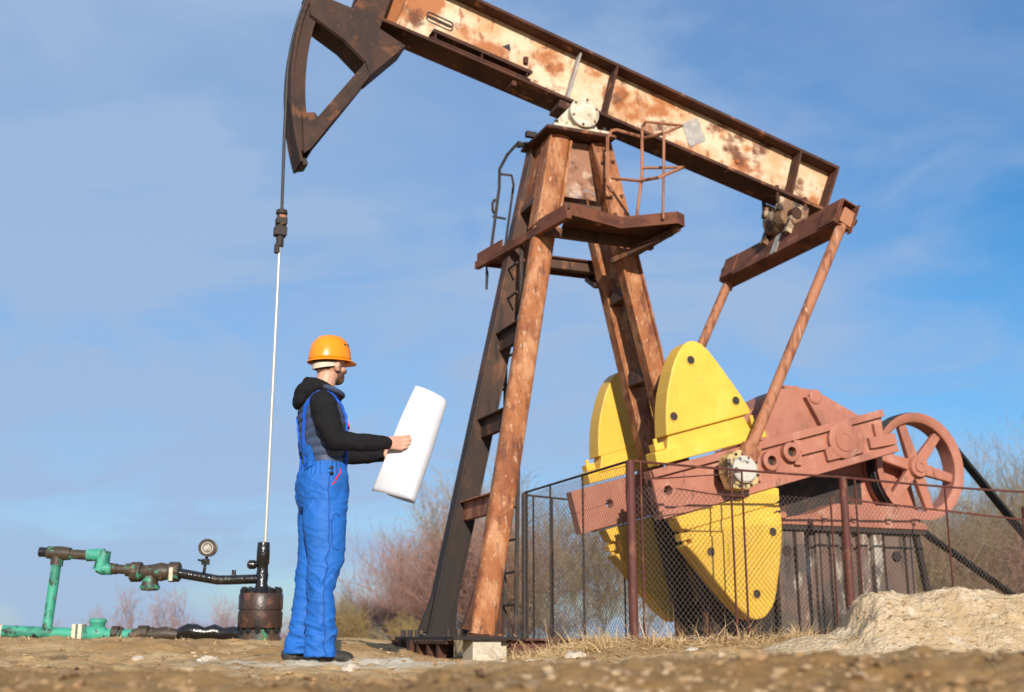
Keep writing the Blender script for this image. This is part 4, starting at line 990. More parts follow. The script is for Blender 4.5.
def ell(m, c, r, yaw=0, pitch=0, n=14):
    R_ = Matrix.Rotation(yaw, 3, 'Z') @ Matrix.Rotation(pitch, 3, 'Y'); vs = []; fs = []
    bm = bmesh.new(); bmesh.ops.create_uvsphere(bm, u_segments=2*n, v_segments=n, radius=1)
    vs = [V(c)+R_ @ V((v.co.x*r[0], v.co.y*r[1], v.co.z*r[2])) for v in bm.verts]; fs = [tuple(v.index for v in f.verts) for f in bm.faces]; bm.free()
    m.add(vs, fs)
def capsule(m, pts, rs, n=14, sm=5):
    P = smooth_path(pts, sm); k = len(pts); R_ = []
    for i in range(len(P)):
        t = i/(len(P)-1)*(k-1); j = min(int(t), k-2); f = t-j; R_.append(rs[j]*(1-f)+rs[j+1]*f)
    m.tube(P, R_, n); ell(m, pts[0], (rs[0],)*3); ell(m, pts[-1], (rs[-1],)*3)
def remeshed(m, name, mat, parent, vox, smooth=4, disp=None, sf=.5):
    o = m.build(name+'_raw', mat)
    r = o.modifiers.new('r', 'REMESH'); r.mode = 'VOXEL'; r.voxel_size = vox
    if smooth: s = o.modifiers.new('s', 'SMOOTH'); s.iterations = smooth; s.factor = sf
    dg = bpy.context.evaluated_depsgraph_get(); me = bpy.data.meshes.new_from_object(o.evaluated_get(dg)); bpy.data.objects.remove(o)
    me.name = name
    if disp:
        ns = [v.normal.copy() for v in me.vertices]
        for v, nn in zip(me.vertices, ns): v.co += nn*disp(v.co, nn)
    me.polygons.foreach_set('use_smooth', [True]*len(me.polygons)); me.materials.clear(); me.materials.append(M[mat])
    q = bpy.data.objects.new(name, me); COL.objects.link(q); q.parent = parent
    return q
def bvh_of(*obs):
    vs = []; fs = []
    for o in obs:
        k = len(vs); vs += [v.co.copy() for v in o.data.vertices]; fs += [tuple(i+k for i in p.vertices) for p in o.data.polygons]
    return BVHTree.FromPolygons(vs, fs)
def ribbon(pts, bvh, w, name, mat, parent, off=.004, th=.005, n=6):
    P = smooth_path(pts, n); rows = []
    for i, p in enumerate(P):
        q, nn, _, _ = bvh.find_nearest(p); t = (P[min(i+1, len(P)-1)]-P[max(i-1, 0)]).normalized(); sd = nn.cross(t).normalized()
        row = []
        for k in range(5):
            s = q+sd*w*(k/4-.5); qq, n2, _, _ = bvh.find_nearest(s)
            if (qq-s).length > .03: qq, n2 = s, nn
            row.append((qq+n2*(off+th), qq+n2*(off-.006)))
        rows.append(row)
    vs = []; fs = []; L = 10
    for r_ in rows: vs += [a for a, _ in r_]+[b for _, b in r_[::-1]]
    for i in range(len(rows)-1):
        for k in range(L): fs.append((i*L+k, i*L+(k+1) % L, (i+1)*L+(k+1) % L, (i+1)*L+k))
    fs += [tuple(range(L-1, -1, -1)), tuple(range((len(rows)-1)*L, len(rows)*L))]
    m = MB().add(vs, fs); return m.build(name, mat, parent, smooth=True)

HY_ = radians(20); hyaw = radians(27)
MAN = V((-1.02, 6.8, .008))
man = thing('person', MAN, 'worker in orange hard hat and blue bib overalls holding a rolled white sheet', 'person', HY_)
man.location.z = 0
def headpt(x, y, z):
    c = V((-.040, 0, 0)); r_ = Matrix.Rotation(hyaw, 3, 'Z') @ V((x, y, 0)); return V((c.x+r_.x, c.y+r_.y, z))
# --- body, one continuous surface
b = MB()
loft(b, [(-.055, 0, .86, .10, .15), (-.055, 0, 1.0, .11, .15), (-.05, 0, 1.12, .10, .14), (-.06, 0, 1.28, .105, .155), (-.075, 0, 1.40, .10, .16), (-.09, 0, 1.47, .075, .12), (-.085, 0, 1.52, .055, .06)])
capsule(b, [(-.05, -.09, .92), (-.045, -.095, .55), (-.05, -.105, .09)], [.09, .055, .036]); capsule(b, [(-.06, .09, .92), (-.075, .095, .55), (-.13, .105, .09)], [.09, .055, .036])
ell(b, (-.02, -.105, .058), (.085, .030, .022)); ell(b, (-.10, .105, .058), (.085, .030, .022))
capsule(b, [(-.085, 0, 1.46), (-.070, 0, 1.54), (-.050, 0, 1.63)], [.066, .058, .060])
ell(b, headpt(-.005, 0, 1.715), (.098, .077, .105), hyaw); ell(b, headpt(.028, 0, 1.655), (.066, .060, .072), hyaw)
ell(b, headpt(.062, 0, 1.612), (.034, .036, .030), hyaw); ell(b, headpt(.078, 0, 1.69), (.022, .05, .03), hyaw)
ell(b, headpt(.108, 0, 1.668), (.020, .014, .018), hyaw, .4); ell(b, headpt(.098, 0, 1.688), (.012, .010, .026), hyaw, .3)
ell(b, headpt(.092, 0, 1.632), (.014, .026, .007), hyaw); ell(b, headpt(.091, 0, 1.621), (.013, .023, .007), hyaw)
for s in (-1, 1):
    ell(b, headpt(-.004, s*.078, 1.672), (.018, .009, .033), hyaw+s*.35, .15); ell(b, headpt(-.012, s*.086, 1.678), (.016, .005, .026), hyaw+s*.5, .15); ell(b, headpt(.004, s*.078, 1.650), (.010, .007, .012), hyaw)
    ell(b, headpt(.060, s*.040, 1.665), (.026, .022, .022), hyaw)
capsule(b, [(-.10, -.13, 1.43), (-.105, -.19, 1.40), (-.04, -.245, 1.205)], [.06, .052, .042]); capsule(b, [(-.04, -.245, 1.205), (.12, -.235, 1.20), (.262, -.205, 1.218)], [.042, .040, .027])
capsule(b, [(-.10, .13, 1.43), (-.10, .19, 1.40), (-.005, .255, 1.20)], [.06, .052, .042]); capsule(b, [(-.005, .255, 1.20), (.15, .17, 1.185), (.318, .035, 1.188)], [.042, .040, .027])
# right hand: back of the hand to the camera, fingers over the near face of the sheet, thumb behind it
W = V((.262, -.205, 1.218)); hf = V((.985, .12, .10)).normalized(); hu = V((-.10, 0, 1)); hu = (hu-hf*hu.dot(hf)).normalized(); hn = hf.cross(hu)   # hn points away from the sheet
hp = lambda f, u, n: W+hf*f+hu*u+hn*n
if hn.y > 0: hn = -hn
for u, r_ in ((.020, .0165), (.003, .017), (-.014, .0165), (-.026, .013)): capsule(b, [hp(-.005, u*.6, 0), hp(.045, u*1.1, .004), hp(.082, u*1.35, .002)], [.020, r_, .0125])
fing = [(.029, .083, (.032, .021, .016), .0092), (.008, .088, (.035, .023, .017), .0095), (-.0135, .084, (.033, .021, .016), .0090), (-.034, .074, (.027, .017, .014), .0080)]
for u, f0, ls, r_ in fing:
    a = 0; f = f0; n_ = .004; pts = [hp(f, u, n_)]
    for ln, da in zip(ls, (.10, -.42, -.40)):
        a += da; f += ln*cos(a); n_ += ln*sin(a); pts.append(hp(f, u+.10*(f-f0), n_))
    capsule(b, pts, [r_*1.12, r_*1.05, r_*.98, r_*.85], 10, 3)
capsule(b, [hp(.012, .016, -.006), hp(.045, .030, -.034), hp(.075, .026, -.050), hp(.098, .018, -.052)], [.016, .0125, .0105, .009], 10, 3)
# left hand, mostly behind the sheet, closed on its lower edge
W2 = V((.318, .035, 1.188)); lf = V((.80, -.55, .05)).normalized(); lu = V((0, 0, 1)); ln_ = lf.cross(lu).normalized()
lp = lambda f, u, n: W2+lf*f+lu*u+ln_*n
for u, r_ in ((.020, .0165), (.003, .017), (-.014, .0165), (-.026, .013)): capsule(b, [lp(-.005, u*.6, 0), lp(.045, u*1.1, .003), lp(.080, u*1.35, .002)], [.020, r_, .0125])
for u, f0, ls, r_ in fing:
    a = 0; f = f0; n_ = .004; pts = [lp(f, u, n_)]
    for ln, da in zip(ls, (.5, .7, .6)): a += da; f += ln*cos(a); n_ += ln*sin(a); pts.append(lp(f, u+.10*(f-f0), n_))
    capsule(b, pts, [r_*1.12, r_*1.05, r_*.98, r_*.85], 10, 3)
capsule(b, [lp(.012, .016, .006), lp(.040, .034, .020), lp(.068, .036, .032)], [.015, .012, .0095], 10, 3)
body = remeshed(b, 'body', 'skin', man, .0045, 2)
# --- head hair and beard
m = MB(); ell(m, headpt(-.012, 0, 1.713), (.100, .0795, .104), hyaw)
hair = remeshed(m, 'hair', 'hair', man, .008, 1)
bvb = bvh_of(body)
bm = bmesh.new(); bm.from_mesh(hair.data)
inv = Matrix.Rotation(-hyaw, 3, 'Z')
def hl(co): q = inv @ (V((co.x, co.y, 0))-V((-.040, 0, 0))); return q.x, q.y, co.z
kill = []
for v in bm.verts:
    x, y, z = hl(v.co)
    line = 1.645 if x < -.045 else (1.645+.055*min(1, (x+.045)/.04) if x < .0 else 1.74)
    if x > .045: line = 1.76
    if z < line: kill.append(v)
bmesh.ops.delete(bm, geom=kill, context='VERTS'); bm.to_mesh(hair.data); bm.free()
s_ = hair.modifiers.new('thick', 'SOLIDIFY'); s_.thickness = .006
beard_me = body.data.copy(); beard_me.name = 'beard'; bm = bmesh.new(); bm.from_mesh(beard_me)
kill = []
for v in bm.verts:
    x, y, z = hl(v.co)
    n_ = .006*mnoise.noise(v.co*90)
    ok = 1.575 < z < 1.650+n_ and x > .012+n_ and abs(y) < .08
    ok = ok or (1.64 <= z < 1.685 and .010+n_ < x < .030+n_ and .05 < abs(y) < .09)
    if x > .075 and abs(y) < .026 and 1.618 < z < 1.637: ok = False
    if not ok: kill.append(v)
    else: v.co += v.normal*(.004+.0012*mnoise.noise(v.co*240))
bmesh.ops.delete(bm, geom=kill, context='VERTS'); bm.to_mesh(beard_me); bm.free()
beard_me.materials.clear(); beard_me.materials.append(M['beard']); bo = bpy.data.objects.new('beard', beard_me); COL.objects.link(bo); bo.parent = man
m = MB()
for s in (-1, 1): ell(m, headpt(.078, s*.031, 1.694), (.012, .012, .011), hyaw)
m.build('eye', 'hair', man, smooth=True)
# --- trousers with bib
def wr(co, nn):
    z = co.z; th = atan2(co.y+(.098 if co.y < 0 else -.098), co.x+.06)*.09          # distance round the leg
    low = max(0, 1-abs(z-.17)/.20); kn = max(0, 1-abs(z-.46)/.12); hip = max(0, 1-abs(z-.90)/.14)
    d = 0
    for k, (be, fr, lg) in enumerate(((.55, 17, 4.5), (-.65, 15, 4.0), (.15, 23, 6))):
        u = th*cos(be)-z*sin(be); w_ = th*sin(be)+z*cos(be)
        n_ = mnoise.noise(V((u*lg+k*9.3, w_*fr+.9*mnoise.noise(V((u*6, w_*6, k))), k*3.1+(4 if co.y < 0 else 0))))
        amp = (.0024, .0026, .0008)[k]+low*(.0060, .005, .006)[k]+kn*(.0035, .003, .002)[k]+hip*(.0012, .002, 0)[k]
        d += amp*(.55-min(1, abs(n_)*3.6))*1.25
    d += .011*mnoise.noise(V((co.x*5, co.y*5, z*5)))-.0016*(1-min(1, abs(mnoise.noise(V((th*14-z*9, co.x*10+3, z*24))))*5))
    if 1.03 < z < 1.105: d = d*.3+.0028*sin(atan2(co.y, co.x+.05)*40)
    return d
t = MB()
loft(t, [(-.048, -.080, .93, .128, .10), (-.052, -.090, .80, .124, .100), (-.047, -.095, .70, .116, .094), (-.040, -.097, .565, .102, .086), (-.058, -.099, .45, .078, .076), (-.068, -.10, .40, .067, .074), (-.063, -.10, .33, .074, .077), (-.054, -.10, .22, .086, .082), (-.048, -.10, .12, .090, .088), (-.046, -.10, .050, .096, .092, -.02), (-.046, -.10, .046, .088, .085, -.02)])
loft(t, [(-.060, .080, .93, .115, .10), (-.062, .090, .80, .110, .098), (-.062, .093, .69, .104, .090), (-.075, .095, .55, .090, .082), (-.095, .097, .42, .076, .076), (-.112, .10, .33, .074, .078), (-.122, .10, .20, .080, .082), (-.130, .10, .12, .085, .086), (-.133, .10, .068, .088, .088), (-.133, .10, .062, .08, .08)])
loft(t, [(-.057, 0, .84, .118, .170), (-.058, 0, .90, .146, .190), (-.060, 0, .98, .152, .190), (-.056, 0, 1.05, .140, .178), (-.050, 0, 1.085, .124, .168), (-.050, 0, 1.105, .126, .170), (-.050, 0, 1.112, .118, .16)])
tr = remeshed(t, 'trousers', 'blue', man, .006, 6, wr)
# --- quilted vest
def quilt(co, nn):
    side = 1-abs(nn.z)
    ph = (co.z+.10*mnoise.noise(V((co.x*4, co.y*4, co.z*2)))*.25)/.050
    return side*(.0125*abs(sin(pi*ph))**.6-.005)+.0035*mnoise.noise(V((co.x*22, co.y*22, co.z*40)))
v = MB()
loft(v, [(-.052, 0, 1.06, .108, .150), (-.052, 0, 1.10, .116, .160), (-.060, 0, 1.22, .124, .176), (-.068, 0, 1.34, .130, .188), (-.078, 0, 1.40, .126, .190), (-.088, 0, 1.455, .108, .170), (-.090, 0, 1.495, .085, .125), (-.085, 0, 1.53, .066, .080)])
vest = remeshed(v, 'vest', 'navy', man, .0075, 3, quilt)
# --- hoodie: sleeves, shoulders and the hood bunched behind the neck
def fl(co, nn):
    return .0045*mnoise.noise(V((co.x*16+co.z*8, co.y*16, co.z*22)))+.003*mnoise.noise(V((co.x*34, co.y*30, co.z*34)))
h = MB()
capsule(h, [(-.105, -.150, 1.435), (-.105, -.205, 1.405), (-.078, -.238, 1.30), (-.040, -.250, 1.212)], [.070, .076, .071, .059]); capsule(h, [(-.040, -.250, 1.212), (.06, -.245, 1.205), (.17, -.228, 1.209), (.235, -.213, 1.215)], [.057, .053, .049, .042]); capsule(h, [(.215, -.217, 1.213), (.252, -.207, 1.217)], [.041, .039])
capsule(h, [(-.105, .150, 1.435), (-.10, .205, 1.405), (-.060, .245, 1.30), (-.005, .262, 1.205)], [.068, .071, .064, .057]); capsule(h, [(-.005, .262, 1.205), (.09, .22, 1.193), (.20, .135, 1.187), (.300, .055, 1.187)], [.055, .052, .048, .041])
ring = [(-.078+.088*cos(a), .088*sin(a), 1.535-.042*cos(a)) for a in [2*pi*i/24 for i in range(25)]]
h.tube(ring, .031, 12, cap=False)
ell(h, (-.172, 0, 1.515), (.062, .125, .070), 0, .55); ell(h, (-.145, 0, 1.560), (.050, .095, .045), 0, .5); ell(h, (-.205, 0, 1.470), (.036, .095, .060), 0, .2)
hood = remeshed(h, 'hoodie', 'blackcloth', man, .0075, 4, fl)
# collar of the vest at the throat
m = MB(); cr = [(-.072+.112*cos(a), .105*sin(a), 1.535-.028*cos(a)) for a in [radians(-100+200*i/20) for i in range(21)]]
m.tube(cr, .016, 8); m.build('vest_collar', 'navy', man, smooth=True)
bv = bvh_of(vest, tr); bt = bvh_of(tr)
for s in (-1, 1):
    ribbon([(-.178, s*.060, 1.085), (-.195, s*.065, 1.18), (-.210, s*.085, 1.30), (-.200, s*.110, 1.40), (-.155, s*.128, 1.475), (-.095, s*.130, 1.510), (-.030, s*.120, 1.475), (.035, s*.105, 1.40), (.060, s*.105, 1.30), (.065, s*.11, 1.20), (.07, s*.105, 1.09)], bv, .020, 'strap', 'bluestrap', man, .006, .005)
ribbon([(-.19, -.125, 1.09), (-.20, -.105, 1.15), (-.205, 0, 1.20), (-.20, .105, 1.15), (-.19, .125, 1.09)], bv, .075, 'bib_back', 'blue', man, .006, .005)
ribbon([(.07, -.10, 1.16), (.075, 0, 1.17), (.07, .10, 1.16)], bv, .17, 'bib_front', 'blue', man, .006, .005)
ribbon([(.10, -.04, 1.35), (.11, -.01, 1.34)], bv, .022, 'chest_badge', 'redtrim', man, .012, .006)
ribbon([(.035, -.22, 1.085), (.030, -.22, 1.045), (.0, -.22, 1.005), (-.035, -.22, .970)], bt, .005, 'pocket_piping', 'redtrim', man, .001, .003)
ribbon([(-.045, -.26, 1.06), (-.055, -.26, .95), (-.050, -.25, .80), (-.045, -.24, .62), (-.060, -.24, .45), (-.058, -.24, .30), (-.050, -.24, .16), (-.047, -.24, .07)], bt, .006, 'side_seam', 'seam', man, .0005, .0022, 9)
ribbon([(.045, -.22, .80), (-.020, -.24, .805), (-.020, -.24, .63), (.045, -.22, .625)], bt, .005, 'thigh_pocket_seam', 'seam', man, .0005, .0022, 9)
m = MB()
for x, z in ((-.030, 1.085), (-.045, 1.035), (-.030, 1.030)):
    q, nn, _, _ = bt.find_nearest(V((x, -.25, z))); m.lathe([(-.006, .011), (.006, .011), (.009, .007), (.009, 0)], q, nn, 14)
m.build('button', 'button', man, smooth=True)
# --- boots
for (bx, by, yw) in ((-.005, -.105, -.05), (-.095, .105, .05)):
    m = MB(); Rz = Matrix.Rotation(yw, 3, 'Z')
    def bp(x, y, z): q = Rz @ V((x, y, 0)); return V((bx+q.x, by+q.y, z))
    ell(m, bp(-.085, 0, .060), (.050, .042, .045), yw); ell(m, bp(-.03, 0, .066), (.07, .043, .042), yw); ell(m, bp(.055, 0, .050), (.078, .048, .034), yw); ell(m, bp(.09, 0, .045), (.045, .044, .028), yw); capsule(m, [bp(-.06, 0, .06), bp(-.06, 0, .14)], [.048, .050])
    bt_ = remeshed(m, 'boot', 'boot', man, .006, 3)
    s = MB(); pts = []
    for k in range(28):
        a = 2*pi*k/28; rx = .140; yy = .047*sin(a)*(1.0+.12*cos(a)); q = Rz @ V((rx*cos(a)-.002, yy, 0)); pts.append((bx+q.x, by+q.y))
    s.slab(pts, .002, .027); s.build('sole', 'sole', bt_, bevel=.004)
# --- hard hat
hz0 = 1.712; n1, n2 = 64, 16; vs = []; fs = []
tilt = lambda x: .055*x
for j in range(n2+1):
    tt = j/n2
    for i in range(n1):
        a = 2*pi*i/n1; r_ = cos(tt*pi/2)**.62; zz = sin(tt*pi/2)**1.0*.146
        x = .132*r_*cos(a); y = .110*r_*sin(a)
        rid = 0
        for yr in (-.034, 0, .034): rid += .0045*math.exp(-((y-yr)/.007)**2)
        rid *= sstep(.03, .08, zz)*1.0
        p = headpt(x*(1+float(rid)*1.5), y, hz0+zz+float(rid)+tilt(x)); vs.append(p)
for j in range(n2):
    for i in range(n1): fs.append((j*n1+i, j*n1+(i+1) % n1, (j+1)*n1+(i+1) % n1, (j+1)*n1+i))
m = MB().add(vs, fs); hat = m.build('hard_hat', 'hatorange', man, smooth=True)
s_ = hat.modifiers.new('thick', 'SOLIDIFY'); s_.thickness = .003; s_.offset = -1
vs = []; fs = []
for k, (ex_, dz) in enumerate(((-.002, .004), (.003, .001), (.007, -.005), (.006, -.008), (.0, -.004))):
    for i in range(n1):
        a = 2*pi*i/n1; c_ = max(0, cos(a)); vis = .046*c_**2.2*(k in (2, 3)) + .022*c_**2.2*(k == 1)
        rx = .132+ex_+vis; ry = .110+ex_; x = rx*cos(a); y = ry*sin(a)*(1+.0*c_)
        vs.append(headpt(x, y, hz0+dz+tilt(x)-.005*c_**3*(k in (2, 3)) - .004*(1-c_)))
for j in range(5):
    for i in range(n1): fs.append((j*n1+i, j*n1+(i+1) % n1, ((j+1) % 5)*n1+(i+1) % n1, ((j+1) % 5)*n1+i))
MB().add(vs, fs).build('brim', 'hatorange', hat, smooth=True)
m = MB()
for x in (.030, .052):
    zz = .095; q = headpt(x, -.098, hz0+zz*.93); m.box(q, (.006, .004, .0025))
m.build('vent', 'boot', hat)
vs = []; fs = []
for k, (zz, e) in enumerate(((1.690, .004), (1.662, .004), (1.662, .0005), (1.690, .0005))):
    for i in range(25):
        a = radians(75+210*i/24); dz = -.012*math.cos(radians(210*i/24-105)) if k in (1, 2) else -.004; p = headpt(-.008+(.094+e*1.6)*cos(a), (.0765+e*1.6)*sin(a), zz+dz+.018*(1+cos(a))*.5); vs.append(p)
for j in range(4):
    for i in range(24): fs.append((j*25+i, j*25+i+1, ((j+1) % 4)*25+i+1, ((j+1) % 4)*25+i))
MB().add(vs, fs).build('nape_strap', 'strapbeige', hat, smooth=True)

# --- the sheet of paper he holds
prof = smooth_path([(-1.02, -.150, 0), (-.6, -.163, 0), (-.1, -.176, 0), (.35, -.186, 0), (.66, -.186, 0), (.88, -.172, 0), (.975, -.155, 0), (1.0, -.134, 0), (.96, -.112, 0), (.82, -.090, 0), (.55, -.070, 0), (.20, -.058, 0), (-.10, -.056, 0)], 5)
bl, br, tl, tr_ = V((.188, 0, .966)), V((.440, 0, .885)), V((.428, 0, 1.566)), V((.622, 0, 1.468))
vs = []; fs = []; NR = 26
for j in range(NR+1):
    t_ = j/NR; A = bl.lerp(tl, t_); B = br.lerp(tr_, t_)
    bow = .012*sin(pi*t_)
    for i, p in enumerate(prof):
        u_ = i/len(prof); c = (p.x+1)/2+.02*sin(7*t_)*max(0, 1-u_/.2); q = A.lerp(B, c)
        back = max(0, (u_-.45)/.55); ax_ = (tl-bl).normalized()
        q = q+ax_*(.030*back*(1-t_)-.018*back*(1-2*t_)*.4+.010*sin(pi*min(1, u_*2))*(2*t_-1)*(-.6 if t_ < .5 else 1.6))
        yy = -.115+(p.y+.115)*(1.45-.35*t_)-.004*sin(9*t_+3*c)-.0045*sin(5*t_+7*c+1)-(.012*t_)
        lf_ = max(0, 1-u_/.33)                                      # the lower free corner curls back and in
        k_ = max(0, (.30-t_)/.30)**1.6*lf_
        q = q+(B-A)*.10*k_*lf_; yy += .085*k_
        yy += .010*sin(4.2*t_+.6)*lf_
        vs.append((q.x+bow*.5, yy, q.z))
L_ = len(prof)
for j in range(NR):
    for i in range(L_-1): fs.append((j*L_+i, j*L_+i+1, (j+1)*L_+i+1, (j+1)*L_+i))
pm = MB().add(vs, fs); po = pm.build('paper_sheet', 'paper', smooth=True)
s_ = po.modifiers.new('thick', 'SOLIDIFY'); s_.thickness = .0006
po.location = (MAN.x, MAN.y, 0); po.rotation_euler = (0, 0, HY_)
tag(po, 'large curled sheet of blank white paper held out by the worker', 'paper')

# ------------------------------------------------------------------ bare bushes behind
def seg_mesh(segs, name, mat, parent):
    """segs: list of (p0, p1, r0, r1) -> thin three sided twigs in one mesh"""
    n = len(segs); P0 = np.array([s[0] for s in segs]); P1 = np.array([s[1] for s in segs]); R0 = np.array([s[2] for s in segs])[:, None]; R1 = np.array([s[3] for s in segs])[:, None]
    T = P1-P0; T /= np.linalg.norm(T, axis=1, keepdims=True)+1e-9
    ref = np.where(np.abs(T[:, 2:3]) < .9, np.array([[0, 0, 1.]]), np.array([[1., 0, 0]])); U = np.cross(T, ref); U /= np.linalg.norm(U, axis=1, keepdims=True)+1e-9; W_ = np.cross(T, U)
    vs = np.zeros((n, 6, 3))
    for k in range(3):
        d = U*cos(2*pi*k/3)+W_*sin(2*pi*k/3); vs[:, k] = P0+d*R0; vs[:, 3+k] = P1+d*R1
    base = (np.arange(n)*6)[:, None, None]; f = np.array([[0, 1, 4, 3], [1, 2, 5, 4], [2, 0, 3, 5]])[None]+base
    me = bpy.data.meshes.new(name); me.from_pydata(vs.reshape(-1, 3).tolist(), [], f.reshape(-1, 4).tolist()); me.materials.append(M[mat])
    o = bpy.data.objects.new(name, me); COL.objects.link(o); o.parent = parent; return o
def grow(seed, h, spread, nstem, dens, up=.35):
    R_ = random.Random(seed); stems = []; twigs = []
    def branch(p, d, L_, r_, lev):
        n = 4 if lev < 2 else 3; step = L_/n
        for i in range(n):
            d = (d+V((R_.gauss(0, .16), R_.gauss(0, .16), R_.gauss(0, .10)+up*.12))).normalized(); q = p+d*step; r1 = r_*(1-.62*(i+1)/n) if lev < 3 else r_*.6
            (stems if lev == 0 else twigs).append((tuple(p), tuple(q), r_*(1-.62*i/n), max(r1, .0032)))
            p = q
            if lev < 3:
                for _ in range(dens[lev] if i > 0 or lev > 0 else 1):
                    a = R_.uniform(0, 6.28); tilt_ = R_.uniform(.35, .95); u = d.orthogonal().normalized(); w = d.cross(u)
                    nd = (d*cos(tilt_)+(u*cos(a)+w*sin(a))*sin(tilt_)+V((0, 0, up*.5))).normalized()
                    branch(p, nd, L_*R_.uniform(.38, .62), max(r_*.5, .0038), lev+1)
    for k in range(nstem):
        a = R_.uniform(0, 6.28); rr = .38*spread*R_.random()**.6
        d = V((cos(a)*.62*rr/spread+R_.gauss(0, .08), sin(a)*.62*rr/spread+R_.gauss(0, .08), 1)).normalized()
        branch(V((cos(a)*rr, sin(a)*rr, -.1)), d, h*R_.uniform(.55, .95), .016*R_.uniform(.6, 1.2), 0)
    return stems, twigs
def bush(seed, h, spread, nstem, dens, mat, name, label, cat, leaf=None, group=None):
    r_ = thing(name, (0, 0, 0), label, cat, 0, group)
    st, tw = grow(seed, h, spread, nstem, dens); seg_mesh(st, 'stem', 'twigstem', r_); seg_mesh(tw, 'twigs', mat, r_)
    if leaf:
        R_ = random.Random(seed); m = MB()
        for s in tw:
            if R_.random() < leaf:
                p = V(s[1]); a = V((R_.gauss(0, 1), R_.gauss(0, 1), R_.gauss(0, 1))).normalized()*R_.uniform(.018, .04); b_ = a.orthogonal().normalized()*a.length*.5
                m.add([p-a*.2, p+b_*.6+a*.4, p+a, p-b_*.6+a*.4], [(0, 1, 2, 3)])
        m.build('leaves', 'ochreleaf', r_, fix=False)
    return r_
protos = [
 (bush(1, 2.9, .75, 7, (3, 3, 1), 'twigred', 'bare_bush', 'leafless reddish brown bush of fine upright twigs in the thicket', 'bush', group='bare reddish bushes behind the well'), 2.9),
 (bush(2, 2.9, .9, 8, (3, 3, 1), 'twigred', 'bare_bush', 'leafless reddish brown bush of fine upright twigs in the thicket', 'bush', group='bare reddish bushes behind the well'), 2.9),
 (bush(3, 3.4, .8, 6, (3, 3, 1), 'twigolive', 'bare_bush', 'leafless tan brown bush of tall twigs behind the fence', 'bush', group='bare tan bushes behind the fence'), 3.4),
 (bush(4, 3.4, 1.0, 7, (3, 3, 1), 'twigolive', 'bare_bush', 'leafless tan brown bush of tall twigs behind the fence', 'bush', group='bare tan bushes behind the fence'), 3.4),
 (bush(5, 1.6, .55, 9, (3, 3, 2), 'twigolive', 'ochre_shrub', 'low ochre leaved shrub between the worker and the post', 'shrub', leaf=.8, group='low ochre shrubs beside the worker'), 1.6),
 (bush(6, 1.7, .8, 4, (2, 2, 1), 'twigred', 'sparse_bush', 'thin wispy reddish bush beyond the flow pipes', 'bush', group='wispy bushes beyond the pipes'), 1.7)]
used_b = [False]*len(protos)
def put(k, u, vtop, Y, wide=1.0):
    src, h0 = protos[k]
    x = (u-512)/1234*Y; z0 = gz(x, Y); h = max(.5, (638-vtop)/1234*Y+.15-z0); s = h/(h0*1.12)
    o = src if not used_b[k] else copy_tree(src)
    used_b[k] = True; o.location = (x, Y, z0); o.rotation_euler = (0, 0, random.uniform(0, 6.28)); o.scale = (s*wide, s*wide, s)
wisp = (bush(7, 3.2, .9, 5, (2, 3, 2), 'twigolive', 'thin_bush', 'thin greyish tan bush with open twigs seen through the fence', 'bush', group='thin bushes seen through the fence'), 3.2)
protos.append(wisp); used_b.append(False)
for u, vt, Y in ((338, 618, 24), (356, 609, 25), (374, 604, 24), (392, 590, 26), (410, 576, 24), (430, 566, 27), (450, 552, 25), (470, 540, 24), (490, 532, 26), (508, 535, 25)): put(random.randrange(2), u, vt, Y, 1.25)
for u, vt, Y in ((432, 535, 30), (458, 505, 28), (490, 495, 30), (515, 492, 28)): put(6, u, vt, Y)
for u, vt, Y in ((552, 525, 24), (590, 532, 25), (632, 535, 24), (690, 520, 26), (735, 520, 27), (775, 520, 26)): put(6, u, vt, Y, 1.2)
for u, vt, Y in ((560, 612, 30), (525, 600, 30)): put(0, u, vt, Y, 1.3)
for u, vt, Y in ((900, 534, 25), (918, 522, 27), (936, 514, 25), (955, 506, 26), (974, 504, 24), (994, 500, 26), (1014, 492, 25), (1036, 498, 24), (1060, 494, 26), (1090, 494, 25), (1120, 499, 26)): put(random.choice((0, 2, 3, 6)), u, vt, Y, 1.0)
for u, vt, Y in ((912, 545, 23), (946, 535, 22), (984, 535, 23), (1020, 530, 23)): put(random.choice((0, 2, 3)), u, vt, Y, 1.2)
for u, vt, Y in ((350, 618, 19), (407, 629, 18)): put(4, u, vt, Y)
for u, vt, Y in ((112, 618, 26), (140, 600, 27), (152, 606, 25), (172, 604, 27), (215, 614, 27), (238, 610, 26), (278, 604, 26), (300, 606, 27), (318, 610, 26), (60, 628, 26)): put(5, u, vt, Y, 1.1)

# ------------------------------------------------------------------ light, sky, camera
SUN = V((.139, -.99, 0)).normalized(); EL = radians(20.5)
to_sun = V((SUN.x*cos(EL), SUN.y*cos(EL), sin(EL)))
sl = bpy.data.lights.new('sun', 'SUN'); sl.energy = 5.0; sl.angle = radians(.53); sl.color = (1, .925, .82)
so = bpy.data.objects.new('sun', sl); COL.objects.link(so); so.rotation_euler = (-to_sun).to_track_quat('-Z', 'Y').to_euler(); so.location = to_sun*50
w = bpy.data.worlds.new('World'); scene.world = w; w.use_nodes = True; nt = w.node_tree; N = nt.nodes; L = nt.links
bg = N['Background']; sky = N.new('ShaderNodeTexSky'); sky.sky_type = 'NISHITA'; sky.sun_disc = False; sky.sun_elevation = EL; sky.sun_rotation = atan2(to_sun.x, to_sun.y)
sky.air_density = 1.0; sky.dust_density = .25; sky.ozone_density = 2.2
tc = N.new('ShaderNodeTexCoord')
sx = N.new('ShaderNodeSeparateXYZ'); L.new(tc.outputs['Generated'], sx.inputs[0])
